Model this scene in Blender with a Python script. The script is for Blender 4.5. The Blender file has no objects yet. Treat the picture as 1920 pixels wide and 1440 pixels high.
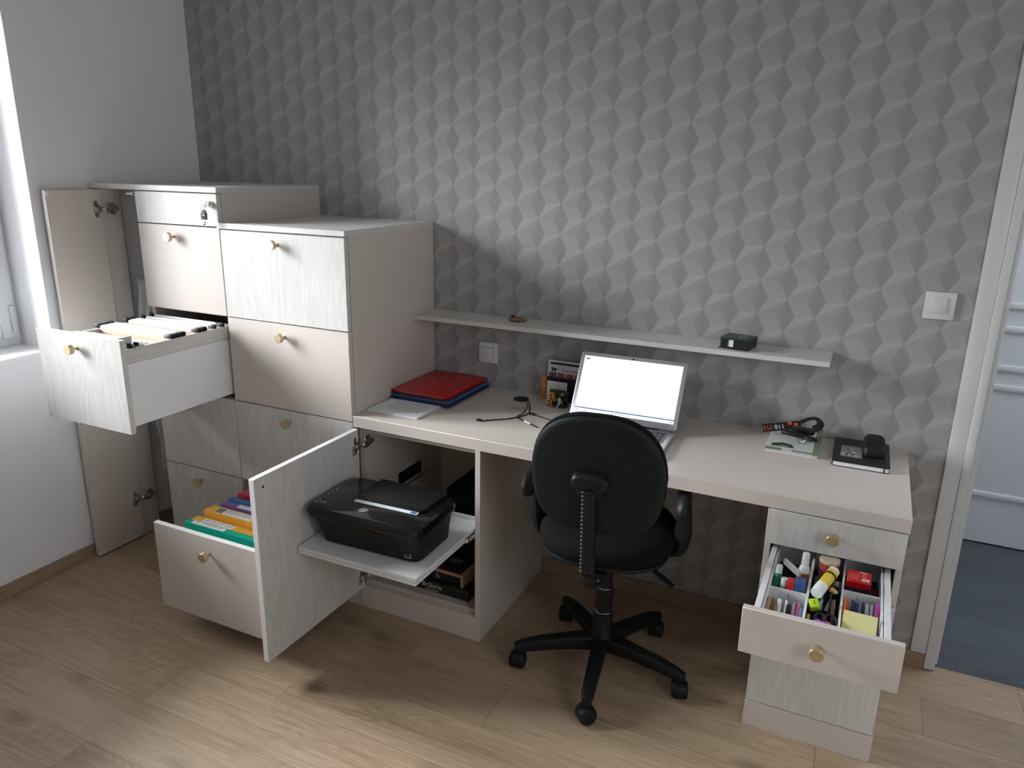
import bpy, bmesh, math, random
from mathutils import Vector, Matrix, noise
random.seed(7)
PI = math.pi
SC = bpy.context.scene
COL = SC.collection

# ------------------------------------------------------------ camera
cam_d = bpy.data.cameras.new('camera'); cam_d.sensor_width = 36; cam_d.lens = 26.44
cam_d.clip_start = 0.02
cam = bpy.data.objects.new('camera', cam_d); COL.objects.link(cam)
YAW, PITCH, ROLL = -0.4419, -0.2831, 0.0167
def cam_axes():
    f = Vector((math.sin(YAW)*math.cos(PITCH), math.cos(YAW)*math.cos(PITCH), math.sin(PITCH)))
    r = Vector((math.cos(YAW), -math.sin(YAW), 0)); u = r.cross(f)
    c, s = math.cos(ROLL), math.sin(ROLL)
    return f, c*r + s*u, -s*r + c*u
_f, _r, _u = cam_axes()
M = Matrix((( _r.x, _u.x, -_f.x, 1.5624), (_r.y, _u.y, -_f.y, -2.5593), (_r.z, _u.z, -_f.z, 1.5977), (0, 0, 0, 1)))
cam.matrix_world = M
SC.camera = cam

# ------------------------------------------------------------ view, sky, daylight
vs = SC.view_settings
vs.view_transform = 'Standard'; vs.look = 'None'; vs.gamma = 1; vs.use_curve_mapping = False
vs.exposure = 0.12
SKY = 72.0
w = bpy.data.worlds.new('sky'); SC.world = w; w.use_nodes = True
nt = w.node_tree; nt.nodes.clear()
o_ = nt.nodes.new('ShaderNodeOutputWorld'); bg = nt.nodes.new('ShaderNodeBackground')
tc = nt.nodes.new('ShaderNodeTexCoord'); sp = nt.nodes.new('ShaderNodeSeparateXYZ'); rp = nt.nodes.new('ShaderNodeValToRGB')
nt.links.new(tc.outputs['Generated'], sp.inputs[0]); nt.links.new(sp.outputs['Z'], rp.inputs[0])
rp.color_ramp.elements[0].position = 0.0; rp.color_ramp.elements[0].color = (.07, .07, .07, 1)
rp.color_ramp.elements[1].position = 0.30; rp.color_ramp.elements[1].color = (.92, .96, 1.0, 1)
e = rp.color_ramp.elements.new(0.04); e.color = (.36, .38, .40, 1)
nt.links.new(rp.outputs[0], bg.inputs[0]); bg.inputs[1].default_value = SKY
nt.links.new(bg.outputs[0], o_.inputs[0])

XL, YB, XR, ZC = -1.2186, -3.3, 2.95, 2.55       # room: left wall, wall behind, right wall, ceiling
WY0, WY1, WZ0, WZ1 = -1.70, -.785, .894, 2.20    # window hole in the left wall
def area(name, loc, rot, sx, sy, power, color=(1, 1, 1), portal=False):
    l = bpy.data.lights.new(name, 'AREA'); l.shape = 'RECTANGLE'; l.size = sx; l.size_y = sy
    l.energy = power; l.color = color
    ob = bpy.data.objects.new(name, l); COL.objects.link(ob); ob.location = loc; ob.rotation_euler = rot
    if portal: l.cycles.is_portal = True
    return ob
area('window_portal', (XL-.30, (WY0+WY1)/2, (WZ0+WZ1)/2), (0, -PI/2, 0), WZ1-WZ0+.1, WY1-WY0+.1, 1, portal=True)
area('hall_daylight', (2.9, .55, 2.35), (0, 0, 0), .9, .7, 16, (.80, .90, 1.0))
area('right_wall_fill', (XR-.05, -2.1, 1.55), (0, PI/2, 0), 1.1, .9, 14.0, (.88, .94, 1.0))  # added fill lamp, out of view, to brighten the left wall

# ------------------------------------------------------------ materials
MATS = {}
def mat(name, col, rough=.5, metal=0, spec=None, emit=None, estr=0, alpha=None, bump=0, bscale=200, coat=0):
    if name in MATS: return MATS[name]
    m = bpy.data.materials.new(name); m.use_nodes = True
    b = m.node_tree.nodes['Principled BSDF']
    b.inputs['Base Color'].default_value = (*col, 1); b.inputs['Roughness'].default_value = rough
    b.inputs['Metallic'].default_value = metal
    if spec is not None: b.inputs['Specular IOR Level'].default_value = spec
    if coat: b.inputs['Coat Weight'].default_value = coat
    if emit: b.inputs['Emission Color'].default_value = (*emit, 1); b.inputs['Emission Strength'].default_value = estr
    n = m.node_tree.nodes; L = m.node_tree.links
    t = n.new('ShaderNodeTexCoord'); no = n.new('ShaderNodeTexNoise'); no.inputs['Scale'].default_value = bscale
    L.new(t.outputs['Object'], no.inputs['Vector'])
    if bump:
        bp = n.new('ShaderNodeBump'); bp.inputs['Strength'].default_value = bump; bp.inputs['Distance'].default_value = .001
        L.new(no.outputs['Fac'], bp.inputs['Height']); L.new(bp.outputs[0], b.inputs['Normal'])
    else:
        mr = n.new('ShaderNodeMapRange'); mr.inputs[3].default_value = max(0, rough-.04); mr.inputs[4].default_value = min(1, rough+.04)
        L.new(no.outputs['Fac'], mr.inputs[0]); L.new(mr.outputs[0], b.inputs['Roughness'])
    MATS[name] = m
    return m

def grain(name, axis, c0, c1, rough=.45, fine=70, seed=0.0):
    """pale textured wood-look laminate, grain along the given axis"""
    m = bpy.data.materials.new(name); m.use_nodes = True
    n = m.node_tree.nodes; L = m.node_tree.links; b = n['Principled BSDF']
    t = n.new('ShaderNodeTexCoord')
    def mapped(s_along, s_across):
        mp = n.new('ShaderNodeMapping'); s = [s_across]*3; s['xyz'.index(axis)] = s_along
        mp.inputs['Scale'].default_value = s; mp.inputs['Location'].default_value = (seed, seed*2, seed*3)
        L.new(t.outputs['Object'], mp.inputs[0]); return mp
    n1 = n.new('ShaderNodeTexNoise'); n1.inputs['Scale'].default_value = 1; n1.inputs['Detail'].default_value = 6
    L.new(mapped(9, fine*2.4).outputs[0], n1.inputs['Vector'])
    n2 = n.new('ShaderNodeTexNoise'); n2.inputs['Scale'].default_value = 1; n2.inputs['Detail'].default_value = 3
    L.new(mapped(1.2, 6).outputs[0], n2.inputs['Vector'])
    # cathedral lines: contour bands of a stretched noise
    n3 = n.new('ShaderNodeTexNoise'); n3.inputs['Scale'].default_value = 1; n3.inputs['Detail'].default_value = 2
    L.new(mapped(1.0, 4.2).outputs[0], n3.inputs['Vector'])
    ma = n.new('ShaderNodeMath'); ma.operation = 'MULTIPLY'; ma.inputs[1].default_value = 130
    L.new(n3.outputs['Fac'], ma.inputs[0])
    si = n.new('ShaderNodeMath'); si.operation = 'SINE'; L.new(ma.outputs[0], si.inputs[0])
    m1 = n.new('ShaderNodeMath'); m1.operation = 'MULTIPLY_ADD'; m1.inputs[1].default_value = .075
    L.new(si.outputs[0], m1.inputs[0]); L.new(n1.outputs['Fac'], m1.inputs[2])
    m2 = n.new('ShaderNodeMath'); m2.operation = 'MULTIPLY_ADD'; m2.inputs[1].default_value = .5
    L.new(n2.outputs['Fac'], m2.inputs[0]); L.new(m1.outputs[0], m2.inputs[2])
    r = n.new('ShaderNodeValToRGB'); r.color_ramp.elements[0].position = .45; r.color_ramp.elements[1].position = .95
    r.color_ramp.elements[0].color = (*c0, 1); r.color_ramp.elements[1].color = (*c1, 1)
    L.new(m2.outputs[0], r.inputs[0]); L.new(r.outputs[0], b.inputs['Base Color'])
    b.inputs['Roughness'].default_value = rough
    bp = n.new('ShaderNodeBump'); bp.inputs['Strength'].default_value = .15; bp.inputs['Distance'].default_value = .0006
    L.new(m2.outputs[0], bp.inputs['Height']); L.new(bp.outputs[0], b.inputs['Normal'])
    return m
G0, G1 = (.53, .512, .485), (.645, .625, .60)
oakZ = grain('pale_oak_vertical', 'z', G0, G1)
oakY = grain('pale_oak_depthwise', 'y', G0, G1, seed=5.5)
oakX = grain('pale_oak_lengthwise', 'x', G0, G1, seed=3.1)
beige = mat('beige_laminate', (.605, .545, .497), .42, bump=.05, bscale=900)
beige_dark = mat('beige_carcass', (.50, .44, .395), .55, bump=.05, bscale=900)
white = mat('white_laminate', (.74, .745, .75), .4)
white_drawer = mat('white_steel_drawer_side', (.80, .80, .81), .32)
edge_white = mat('white_edge_band', (.80, .80, .80), .4)
brass = mat('brushed_brass', (.62, .50, .32), .42, .9)
nickel = mat('nickel_hinge', (.60, .57, .54), .34, 1)
chrome = mat('chrome', (.75, .75, .76), .15, 1)
blackp = mat('black_plastic', (.008, .0085, .009), .5, spec=.28)
blackg = mat('black_gloss_plastic', (.005, .005, .0055), .14, spec=.4)
blackm = mat('matt_black', (.006, .006, .007), .8)
blackf = mat('black_fabric', (.007, .008, .009), .95, spec=.12, bump=.6, bscale=1200)
paint = mat('grey_white_wall_paint', (.80, .80, .815), .85, bump=.12, bscale=260)
paint2 = mat('warm_grey_wall_paint', (.50, .49, .48), .85, bump=.12, bscale=260)
ceilm = mat('ceiling_paint', (.82, .82, .82), .9, bump=.1, bscale=200)
trimw = mat('white_gloss_paint', (.66, .67, .68), .35)
pvc = mat('white_window_plastic', (.74, .75, .76), .3)
paperw = mat('white_paper', (.80, .80, .82), .8)
silver = mat('silver_aluminium', (.55, .56, .59), .33, .85)
ink = mat('black_ink', (.02, .02, .022), .7)

def wallpaper_mat():
    m = bpy.data.materials.new('faceted_wallpaper'); m.use_nodes = True
    n = m.node_tree.nodes; L = m.node_tree.links; b = n['Principled BSDF']
    a = n.new('ShaderNodeAttribute'); a.attribute_name = 'facet'
    t = n.new('ShaderNodeTexCoord')
    def weave(sx, sz):
        mp = n.new('ShaderNodeMapping'); mp.inputs['Scale'].default_value = (sx, 1, sz); L.new(t.outputs['Object'], mp.inputs[0])
        no = n.new('ShaderNodeTexNoise'); no.inputs['Scale'].default_value = 1; no.inputs['Detail'].default_value = 2
        L.new(mp.outputs[0], no.inputs['Vector']); return no
    w1 = weave(60, 900); w2 = weave(900, 60)
    ad = n.new('ShaderNodeMath'); ad.operation = 'ADD'; L.new(w1.outputs['Fac'], ad.inputs[0]); L.new(w2.outputs['Fac'], ad.inputs[1])
    mr = n.new('ShaderNodeMapRange'); mr.inputs[1].default_value = .6; mr.inputs[2].default_value = 1.4
    mr.inputs[3].default_value = .93; mr.inputs[4].default_value = 1.07; L.new(ad.outputs[0], mr.inputs[0])
    mx = n.new('ShaderNodeVectorMath'); mx.operation = 'SCALE'; L.new(a.outputs['Color'], mx.inputs[0]); L.new(mr.outputs[0], mx.inputs['Scale'])
    L.new(mx.outputs[0], b.inputs['Base Color']); b.inputs['Roughness'].default_value = .62
    bp = n.new('ShaderNodeBump'); bp.inputs['Strength'].default_value = .15; bp.inputs['Distance'].default_value = .0005
    L.new(ad.outputs[0], bp.inputs['Height']); L.new(bp.outputs[0], b.inputs['Normal'])
    return m

def floor_mat(name, cdark, cmid, clight, knot, rough=.38, dark_gap=(.05, .035, .02)):
    m = bpy.data.materials.new(name); m.use_nodes = True
    n = m.node_tree.nodes; L = m.node_tree.links; b = n['Principled BSDF']
    t = n.new('ShaderNodeTexCoord'); a = n.new('ShaderNodeAttribute'); a.attribute_name = 'plank'
    sc = n.new('ShaderNodeVectorMath'); sc.operation = 'SCALE'; sc.inputs['Scale'].default_value = 37
    L.new(a.outputs['Color'], sc.inputs[0])
    ad = n.new('ShaderNodeVectorMath'); ad.operation = 'ADD'; L.new(t.outputs['Object'], ad.inputs[0]); L.new(sc.outputs[0], ad.inputs[1])
    def nz(sx, sy, det, dist=0):
        mp = n.new('ShaderNodeMapping'); mp.inputs['Scale'].default_value = (sx, sy, 1); L.new(ad.outputs[0], mp.inputs[0])
        no = n.new('ShaderNodeTexNoise'); no.inputs['Scale'].default_value = 1; no.inputs['Detail'].default_value = det
        no.inputs['Distortion'].default_value = dist; L.new(mp.outputs[0], no.inputs['Vector']); return no
    fine = nz(6, 210, 4); mid = nz(1.3, 7, 3, .5); big = nz(.9, 4.2, 2, 1.1); patch = nz(1.4, 4, 2)
    k = n.new('ShaderNodeMath'); k.operation = 'MULTIPLY'; k.inputs[1].default_value = 240; L.new(big.outputs['Fac'], k.inputs[0])
    s = n.new('ShaderNodeMath'); s.operation = 'SINE'; L.new(k.outputs[0], s.inputs[0])
    pm = n.new('ShaderNodeMapRange'); pm.inputs[1].default_value = .42; pm.inputs[2].default_value = .62; pm.inputs[3].default_value = .12; pm.inputs[4].default_value = 1; L.new(patch.outputs['Fac'], pm.inputs[0])
    sm = n.new('ShaderNodeMath'); sm.operation = 'MULTIPLY'; L.new(s.outputs[0], sm.inputs[0]); L.new(pm.outputs[0], sm.inputs[1])
    fh = n.new('ShaderNodeMath'); fh.operation = 'MULTIPLY_ADD'; fh.inputs[1].default_value = .55; fh.inputs[2].default_value = .225; L.new(fine.outputs['Fac'], fh.inputs[0])
    v = n.new('ShaderNodeMath'); v.operation = 'MULTIPLY_ADD'; v.inputs[1].default_value = .05; L.new(sm.outputs[0], v.inputs[0]); L.new(fh.outputs[0], v.inputs[2])
    v2 = n.new('ShaderNodeMath'); v2.operation = 'MULTIPLY_ADD'; v2.inputs[1].default_value = .42; L.new(mid.outputs['Fac'], v2.inputs[0]); L.new(v.outputs[0], v2.inputs[2])
    v3 = n.new('ShaderNodeMath'); v3.operation = 'MULTIPLY_ADD'; v3.inputs[1].default_value = .12; L.new(a.outputs['Fac'], v3.inputs[0]); L.new(v2.outputs[0], v3.inputs[2])
    r = n.new('ShaderNodeValToRGB'); el = r.color_ramp.elements
    el[0].position = .56; el[0].color = (*cdark, 1); el[1].position = .98; el[1].color = (*clight, 1)
    e = el.new(.77); e.color = (*cmid, 1)
    L.new(v3.outputs[0], r.inputs[0])
    # knots
    mp = n.new('ShaderNodeMapping'); mp.inputs['Scale'].default_value = (2.6, 5.4, 1); L.new(ad.outputs[0], mp.inputs[0])
    vo = n.new('ShaderNodeTexVoronoi'); vo.inputs['Scale'].default_value = 1; L.new(mp.outputs[0], vo.inputs['Vector'])
    kr = n.new('ShaderNodeMapRange'); kr.inputs[1].default_value = .02; kr.inputs[2].default_value = .20; kr.inputs[3].default_value = .75; kr.inputs[4].default_value = 0
    L.new(vo.outputs['Distance'], kr.inputs[0])
    km = n.new('ShaderNodeMath'); km.operation = 'MULTIPLY'; L.new(kr.outputs[0], km.inputs[0])
    pr = n.new('ShaderNodeMapRange'); pr.inputs[1].default_value = .42; pr.inputs[2].default_value = .54; L.new(patch.outputs['Fac'], pr.inputs[0]); L.new(pr.outputs[0], km.inputs[1])
    mix = n.new('ShaderNodeMix'); mix.data_type = 'RGBA'; L.new(km.outputs[0], mix.inputs['Factor']); L.new(r.outputs[0], mix.inputs[6]); mix.inputs[7].default_value = (*knot, 1)
    L.new(mix.outputs[2], b.inputs['Base Color']); b.inputs['Roughness'].default_value = rough
    bp = n.new('ShaderNodeBump'); bp.inputs['Strength'].default_value = .12; bp.inputs['Distance'].default_value = .0006
    L.new(v2.outputs[0], bp.inputs['Height']); L.new(bp.outputs[0], b.inputs['Normal'])
    return m
floorm = floor_mat('oak_laminate', (.27, .186, .116), (.413, .299, .197), (.522, .400, .287), (.13, .08, .045))
hallm = floor_mat('slate_grey_laminate', (.045, .05, .06), (.065, .073, .085), (.09, .10, .115), (.04, .045, .055), .4)
basem = grain('oak_skirting', 'x', (.24, .16, .095), (.37, .26, .165), .5, seed=5)
basemY = grain('oak_skirting_side', 'y', (.24, .16, .095), (.37, .26, .165), .5, seed=6)
gapm = mat('floor_joint', (.10, .068, .04), .8)

# ------------------------------------------------------------ mesh builder
class MB:
    def __init__(s): s.bm = bmesh.new(); s.mats = []
    def mi(s, m):
        if m not in s.mats: s.mats.append(m)
        return s.mats.index(m)
    def _merge(s, t, m=None, mtx=None, smooth=False):
        if mtx is not None: bmesh.ops.transform(t, matrix=mtx, verts=t.verts)
        if m is not None:
            i = s.mi(m)
            for f in t.faces: f.material_index = i
        if smooth:
            for f in t.faces: f.smooth = True
        me = bpy.data.meshes.new('tmp'); t.to_mesh(me); t.free(); s.bm.from_mesh(me); bpy.data.meshes.remove(me)
        return s
    def box(s, x0, x1, y0, y1, z0, z1, m=None, bev=0, seg=1, mtx=None, smooth=False):
        t = bmesh.new(); bmesh.ops.create_cube(t, size=1)
        for v in t.verts: v.co = Vector(((x0+x1)/2+v.co.x*(x1-x0), (y0+y1)/2+v.co.y*(y1-y0), (z0+z1)/2+v.co.z*(z1-z0)))
        if bev: bmesh.ops.bevel(t, geom=t.edges[:], offset=bev, segments=seg, affect='EDGES', profile=.5, clamp_overlap=True)
        return s._merge(t, m, mtx, smooth)
    def lathe(s, prof, seg=24, m=None, mtx=None, smooth=True, cap=True):
        """prof: (radius, z) list revolved about z"""
        t = bmesh.new(); rings = []
        for r, z in prof:
            rings.append([t.verts.new((r*math.cos(2*PI*k/seg), r*math.sin(2*PI*k/seg), z)) for k in range(seg)])
        for a, b in zip(rings, rings[1:]):
            for k in range(seg): t.faces.new((a[k], a[(k+1) % seg], b[(k+1) % seg], b[k]))
        if smooth:
            for f in t.faces: f.smooth = True
        if cap: t.faces.new(rings[0][::-1]); t.faces.new(rings[-1])
        return s._merge(t, m, mtx)
    def cyl(s, p, q, r, r2=None, seg=16, m=None, smooth=True):
        p, q = Vector(p), Vector(q); d = q-p; r2 = r if r2 is None else r2
        mtx = Matrix.Translation(p) @ d.to_track_quat('Z', 'Y').to_matrix().to_4x4()
        return s.lathe([(r, 0), (r2, d.length)], seg, m, mtx, smooth)
    def tube(s, pts, r, seg=8, m=None, sub=6, radii=None, flat=1.0):
        """smooth tube through points (Catmull-Rom)"""
        P = [Vector(p) for p in pts]; R = radii or [r]*len(P); Q = []; RR = []
        for i in range(len(P)-1):
            p0 = P[max(i-1, 0)]; p1 = P[i]; p2 = P[i+1]; p3 = P[min(i+2, len(P)-1)]
            for k in range(sub):
                u = k/sub
                Q.append(.5*((2*p1)+(-p0+p2)*u+(2*p0-5*p1+4*p2-p3)*u*u+(-p0+3*p1-3*p2+p3)*u**3)); RR.append(R[i]*(1-u)+R[i+1]*u)
        Q.append(P[-1]); RR.append(R[-1])
        t = bmesh.new(); rings = []; up = None
        for i, q in enumerate(Q):
            d = (Q[min(i+1, len(Q)-1)]-Q[max(i-1, 0)]).normalized()
            if up is None: up = d.orthogonal().normalized() if flat == 1.0 else Vector((0, 0, 1))
            up = (up-d*up.dot(d)).normalized(); sd = d.cross(up)
            rings.append([t.verts.new(q+RR[i]*(math.cos(2*PI*k/seg)*sd+flat*math.sin(2*PI*k/seg)*up)) for k in range(seg)])
        for a, b in zip(rings, rings[1:]):
            for k in range(seg): t.faces.new((a[k], a[(k+1) % seg], b[(k+1) % seg], b[k])).smooth = True
        t.faces.new(rings[0][::-1]); t.faces.new(rings[-1])
        return s._merge(t, m)
    def prism(s, pts, h, m=None, mtx=None, bev=0, seg=2, smooth=False):
        """2D polygon in xy extruded from z=0 to z=h"""
        t = bmesh.new(); a = [t.verts.new((x, y, 0)) for x, y in pts]; f = t.faces.new(a)
        r = bmesh.ops.extrude_face_region(t, geom=[f]); nv = [v for v in r['geom'] if isinstance(v, bmesh.types.BMVert)]
        for v in nv: v.co.z += h
        bmesh.ops.recalc_face_normals(t, faces=t.faces[:])
        if bev: bmesh.ops.bevel(t, geom=[e for e in t.edges if abs(e.verts[0].co.z-e.verts[1].co.z) < 1e-6], offset=bev, segments=seg, affect='EDGES', profile=.5, clamp_overlap=True)
        return s._merge(t, m, mtx, smooth)
    def sphere(s, c, r, sx=1, sy=1, sz=1, m=None, seg=16):
        t = bmesh.new(); bmesh.ops.create_uvsphere(t, u_segments=seg, v_segments=max(6, seg//2), radius=r)
        return s._merge(t, m, Matrix.Translation(c) @ Matrix.Diagonal((sx, sy, sz, 1)), True)
    def quad(s, pts, m=None):
        t = bmesh.new(); t.faces.new([t.verts.new(p) for p in pts]); return s._merge(t, m)
    def text(s, txt, size, m, mtx, depth=.0002):
        cu = bpy.data.curves.new('t', 'FONT'); cu.body = txt; cu.size = size; cu.extrude = depth; cu.align_x = 'CENTER'; cu.align_y = 'CENTER'
        ob = bpy.data.objects.new('t', cu); COL.objects.link(ob)
        dg = bpy.context.evaluated_depsgraph_get(); me = bpy.data.meshes.new_from_object(ob.evaluated_get(dg))
        t = bmesh.new(); t.from_mesh(me); bpy.data.meshes.remove(me); bpy.data.objects.remove(ob); bpy.data.curves.remove(cu)
        return s._merge(t, m, mtx)
    def obj(s, name, m=None, parent=None, off=None, loc=None, rz=0):
        me = bpy.data.meshes.new(name)
        if off is not None: bmesh.ops.translate(s.bm, verts=s.bm.verts, vec=-Vector(off))
        s.bm.to_mesh(me); s.bm.free()
        if m is not None and not s.mats: me.materials.append(m)
        for k in s.mats: me.materials.append(k)
        me.set_sharp_from_angle(angle=math.radians(38))
        o = bpy.data.objects.new(name, me); COL.objects.link(o)
        if parent: o.parent = parent
        if loc is not None: o.location = loc; o.rotation_euler = (0, 0, rz)
        return o

def T(x, y, z): return Matrix.Translation((x, y, z))
def Rx(a): return Matrix.Rotation(a, 4, 'X')
def Ry(a): return Matrix.Rotation(a, 4, 'Y')
def Rz(a): return Matrix.Rotation(a, 4, 'Z')
def tag(o, label, cat, group=None, kind=None):
    if label: o['label'] = label
    if cat: o['category'] = cat
    if group: o['group'] = group
    if kind: o['kind'] = kind
    return o
def thing(name, loc, label, cat, group=None, rz=0):
    e = bpy.data.objects.new(name, None); COL.objects.link(e); e.empty_display_size = .05
    e.location = loc; e.rotation_euler = (0, 0, rz); tag(e, label, cat, group); return e
def struct(o, label=None): o['kind'] = 'structure'; return o
def one(name, mb, loc, label, cat, group=None, m=None, rz=0):
    """a thing that is one mesh, built round its own origin"""
    o = mb.obj(name, m, None, None, loc, rz); tag(o, label, cat, group); return o
def dup(root, loc, rz=None, label=None, group=None):
    r = root.copy(); COL.objects.link(r); r.location = loc
    if rz is not None: r.rotation_euler = (0, 0, rz)
    if label: r['label'] = label
    if group: r['group'] = group
    for ch in list(root.children):
        c = ch.copy(); COL.objects.link(c); c.parent = r
        for g in ch.children:
            d = g.copy(); COL.objects.link(d); d.parent = c
    return r
def rrect(w, d, r, n=6, cx=0, cy=0):
    P = []
    for qx, qy, a0 in ((1, 1, 0), (-1, 1, PI/2), (-1, -1, PI), (1, -1, 1.5*PI)):
        for k in range(n+1):
            a = a0+PI/2*k/n; P.append((cx+qx*(w/2-r)+r*math.cos(a), cy+qy*(d/2-r)+r*math.sin(a)))
    return P
def superell(w, d, e=3.0, n=40, cx=0, cy=0):
    P = []
    for k in range(n):
        a = 2*PI*k/n; c, s_ = math.cos(a), math.sin(a)
        P.append((cx+w/2*abs(c)**(2/e)*(1 if c >= 0 else -1), cy+d/2*abs(s_)**(2/e)*(1 if s_ >= 0 else -1)))
    return P

# ------------------------------------------------------------ the room
YF = -.5527        # plane of all cabinet fronts
DOORX = 1.922      # left side of the doorway opening
def build_floor(name, m, x0, x1, y0, y1, pw, pl, rows, z=0.0):
    mb = MB(); bm = mb.bm; lay = bm.loops.layers.float_color.new('plank'); mb.mi(m)
    row = 0; g = .0005
    ys = y1-rows[0]; y = y1; k = 0
    edges = []; yy = rows[0]
    while yy < y1: yy += pw
    while yy > y0-pw: edges.append(yy); yy -= pw
    for i in range(len(edges)-1):
        a, b = edges[i+1], edges[i]
        idx = round((rows[0]-b)/pw)
        off = rows[1][idx % len(rows[1])]
        x = off
        while x > x0: x -= pl
        while x < x1:
            ax, bx, ay, by = max(x, x0)+g, min(x+pl, x1)-g, max(a, y0)+g, min(b, y1)-g
            if (bx-ax) > .003 and by-ay > .003:
                f = bm.faces.new([bm.verts.new(p) for p in ((ax, ay, z), (bx, ay, z), (bx, by, z), (ax, by, z))])
                c = (random.random(), random.random(), random.random(), 1)
                for l in f.loops: l[lay] = c
            x += pl
    o = mb.obj(name); o.data.color_attributes.active_color_index = 0
    return o
fl = build_floor('floor', floorm, XL-.02, XR, YB, .02, .1845, 1.285, (-.7305, [.70, .078, -.279, .279, -.275, .55, .05, .8, -.1, .4, -.4, .6, .1, .318]))
struct(fl)
b = MB(); b.box(XL-.02, XR, YB, .02, -.05, -.0012, gapm); struct(b.obj('floor_base'))['kind'] = 'structure'
hf = build_floor('floor_hall', hallm, .9, 4.2, .02, 1.6, .19, 1.2, (.4, [1.3, 2.0, 1.7, 2.4])); struct(hf)
b = MB(); b.box(.9, 4.2, .02, 1.6, -.05, -.0012, gapm); struct(b.obj('floor_hall_base'))

# wallpaper: facets of the printed pattern as coloured faces
def wallpaper():
    px, h, a = .0885, .0542, .0298; bb = px-a
    X0, Z0 = .0905, 1.738
    tones = {'hi': (.400, .391, .384), 'mid': (.345, .337, .330), 'par': (.360, .352, .345), 'dk1': (.304, .296, .290), 'dk2': (.288, .280, .274)}
    mb = MB(); bm = mb.bm; lay = bm.loops.layers.float_color.new('facet'); mb.mi(wallpaper_mat())
    x0, x1, z0, z1 = XL, 1.92, 0.0, ZC
    def face(pts, tone, gr=None):
        c = tones[tone]; j = random.uniform(.975, 1.025)
        f = bm.faces.new([bm.verts.new((p[0], 0, p[1])) for p in pts])
        for i, l in enumerate(f.loops):
            g = j*(gr[i] if gr else 1); l[lay] = (c[0]*g, c[1]*g, c[2]*g, 1)
    i0 = int((x0-X0)/px)-2; i1 = int((x1-X0)/px)+2; j0 = int((z0-Z0)/(2*h))-2; j1 = int((z1-Z0)/(2*h))+2
    for i in range(i0, i1):
        for j in range(j0, j1):
            ox = X0+i*px; oz = Z0+j*2*h+(h if (i % 2) else 0)
            q = lambda u, v: (ox+u, oz+v)
            P, N, A, Bp, Nd, A2, A1 = q(0, 0), q(px, h), q(px-bb, h), q(bb, 0), q(px, -h), q(a, -h), q(px+a, 0)
            face([P, N, A], 'hi', [.98, 1.04, 1.0]); face([P, Bp, N], 'mid', [1.03, .97, 1.0])
            face([P, A2, Nd, Bp], 'par', [1.0, 1.04, 1.0, .96])
            face([Nd, N, Bp], 'dk1', [.95, .97, 1.04]); face([Nd, A1, N], 'dk2', [.98, 1.03, .97])
    bmesh.ops.remove_doubles(bm, verts=bm.verts, dist=1e-5)
    for co, no in (((x0, 0, 0), (-1, 0, 0)), ((x1, 0, 0), (1, 0, 0)), ((0, 0, z0), (0, 0, -1)), ((0, 0, z1), (0, 0, 1))):
        bmesh.ops.bisect_plane(bm, geom=bm.verts[:]+bm.edges[:]+bm.faces[:], plane_co=co, plane_no=no, clear_outer=True)
    for f in bm.faces:
        f.normal_update()
        if f.normal.y > 0: f.normal_flip()
    return mb.obj('wall_back')
struct(wallpaper())
b = MB(); b.box(XL-.2, 1.922, .001, .075, -.05, ZC, paint); b.box(1.922, 2.78, .0, .075, 2.08, ZC, paint); b.box(2.78, XR+.1, .0, .075, 0, ZC, paint)
struct(b.obj('wall_back_core'))
# left wall with the deep window reveal
b = MB(); TW = .26
b.box(XL-TW, XL, WY1, .001, 0, ZC, paint); b.box(XL-TW, XL, YB, WY0, 0, ZC, paint)
b.box(XL-TW, XL, WY0, WY1, 0, WZ0-.02, paint); b.box(XL-TW, XL, WY0, WY1, WZ1, ZC, paint)
struct(b.obj('wall_left'))
b = MB(); b.box(XL-.20, XL+.002, WY0, WY1, WZ0-.02, WZ0, mat('white_sill', (.86, .86, .87), .35), .002); struct(b.obj('trim_1'))   # sill
b = MB(); b.box(XL, XR, YB-.1, YB, 0, ZC, paint2); struct(b.obj('wall_front', None))
b = MB(); b.box(XR, XR+.1, YB, .0, 0, ZC, paint2); struct(b.obj('wall_right'))
b = MB(); b.box(XL-.26, XR+.1, YB-.1, .1, ZC, ZC+.08, ceilm); struct(b.obj('ceiling'))
# hall behind the doorway
b = MB(); b.box(.9, 1.72, 1.12, 1.2, 0, 2.5, paint); b.box(2.65, 4.2, 1.12, 1.2, 0, 2.5, paint); b.box(1.72, 2.65, 1.15, 1.2, 0, 2.5, paint); struct(b.obj('wall_hall_back'))
b = MB(); b.box(.85, .9, .076, 1.2, 0, 2.5, paint); b.box(4.2, 4.25, 0, 1.2, 0, 2.5, paint); b.box(2.95, 4.2, .0, .05, 0, 2.5, paint); struct(b.obj('wall_hall_sides'))
b = MB(); b.box(.85, 4.25, .075, 1.2, 2.5, 2.55, ceilm); struct(b.obj('ceiling_hall'))
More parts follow.
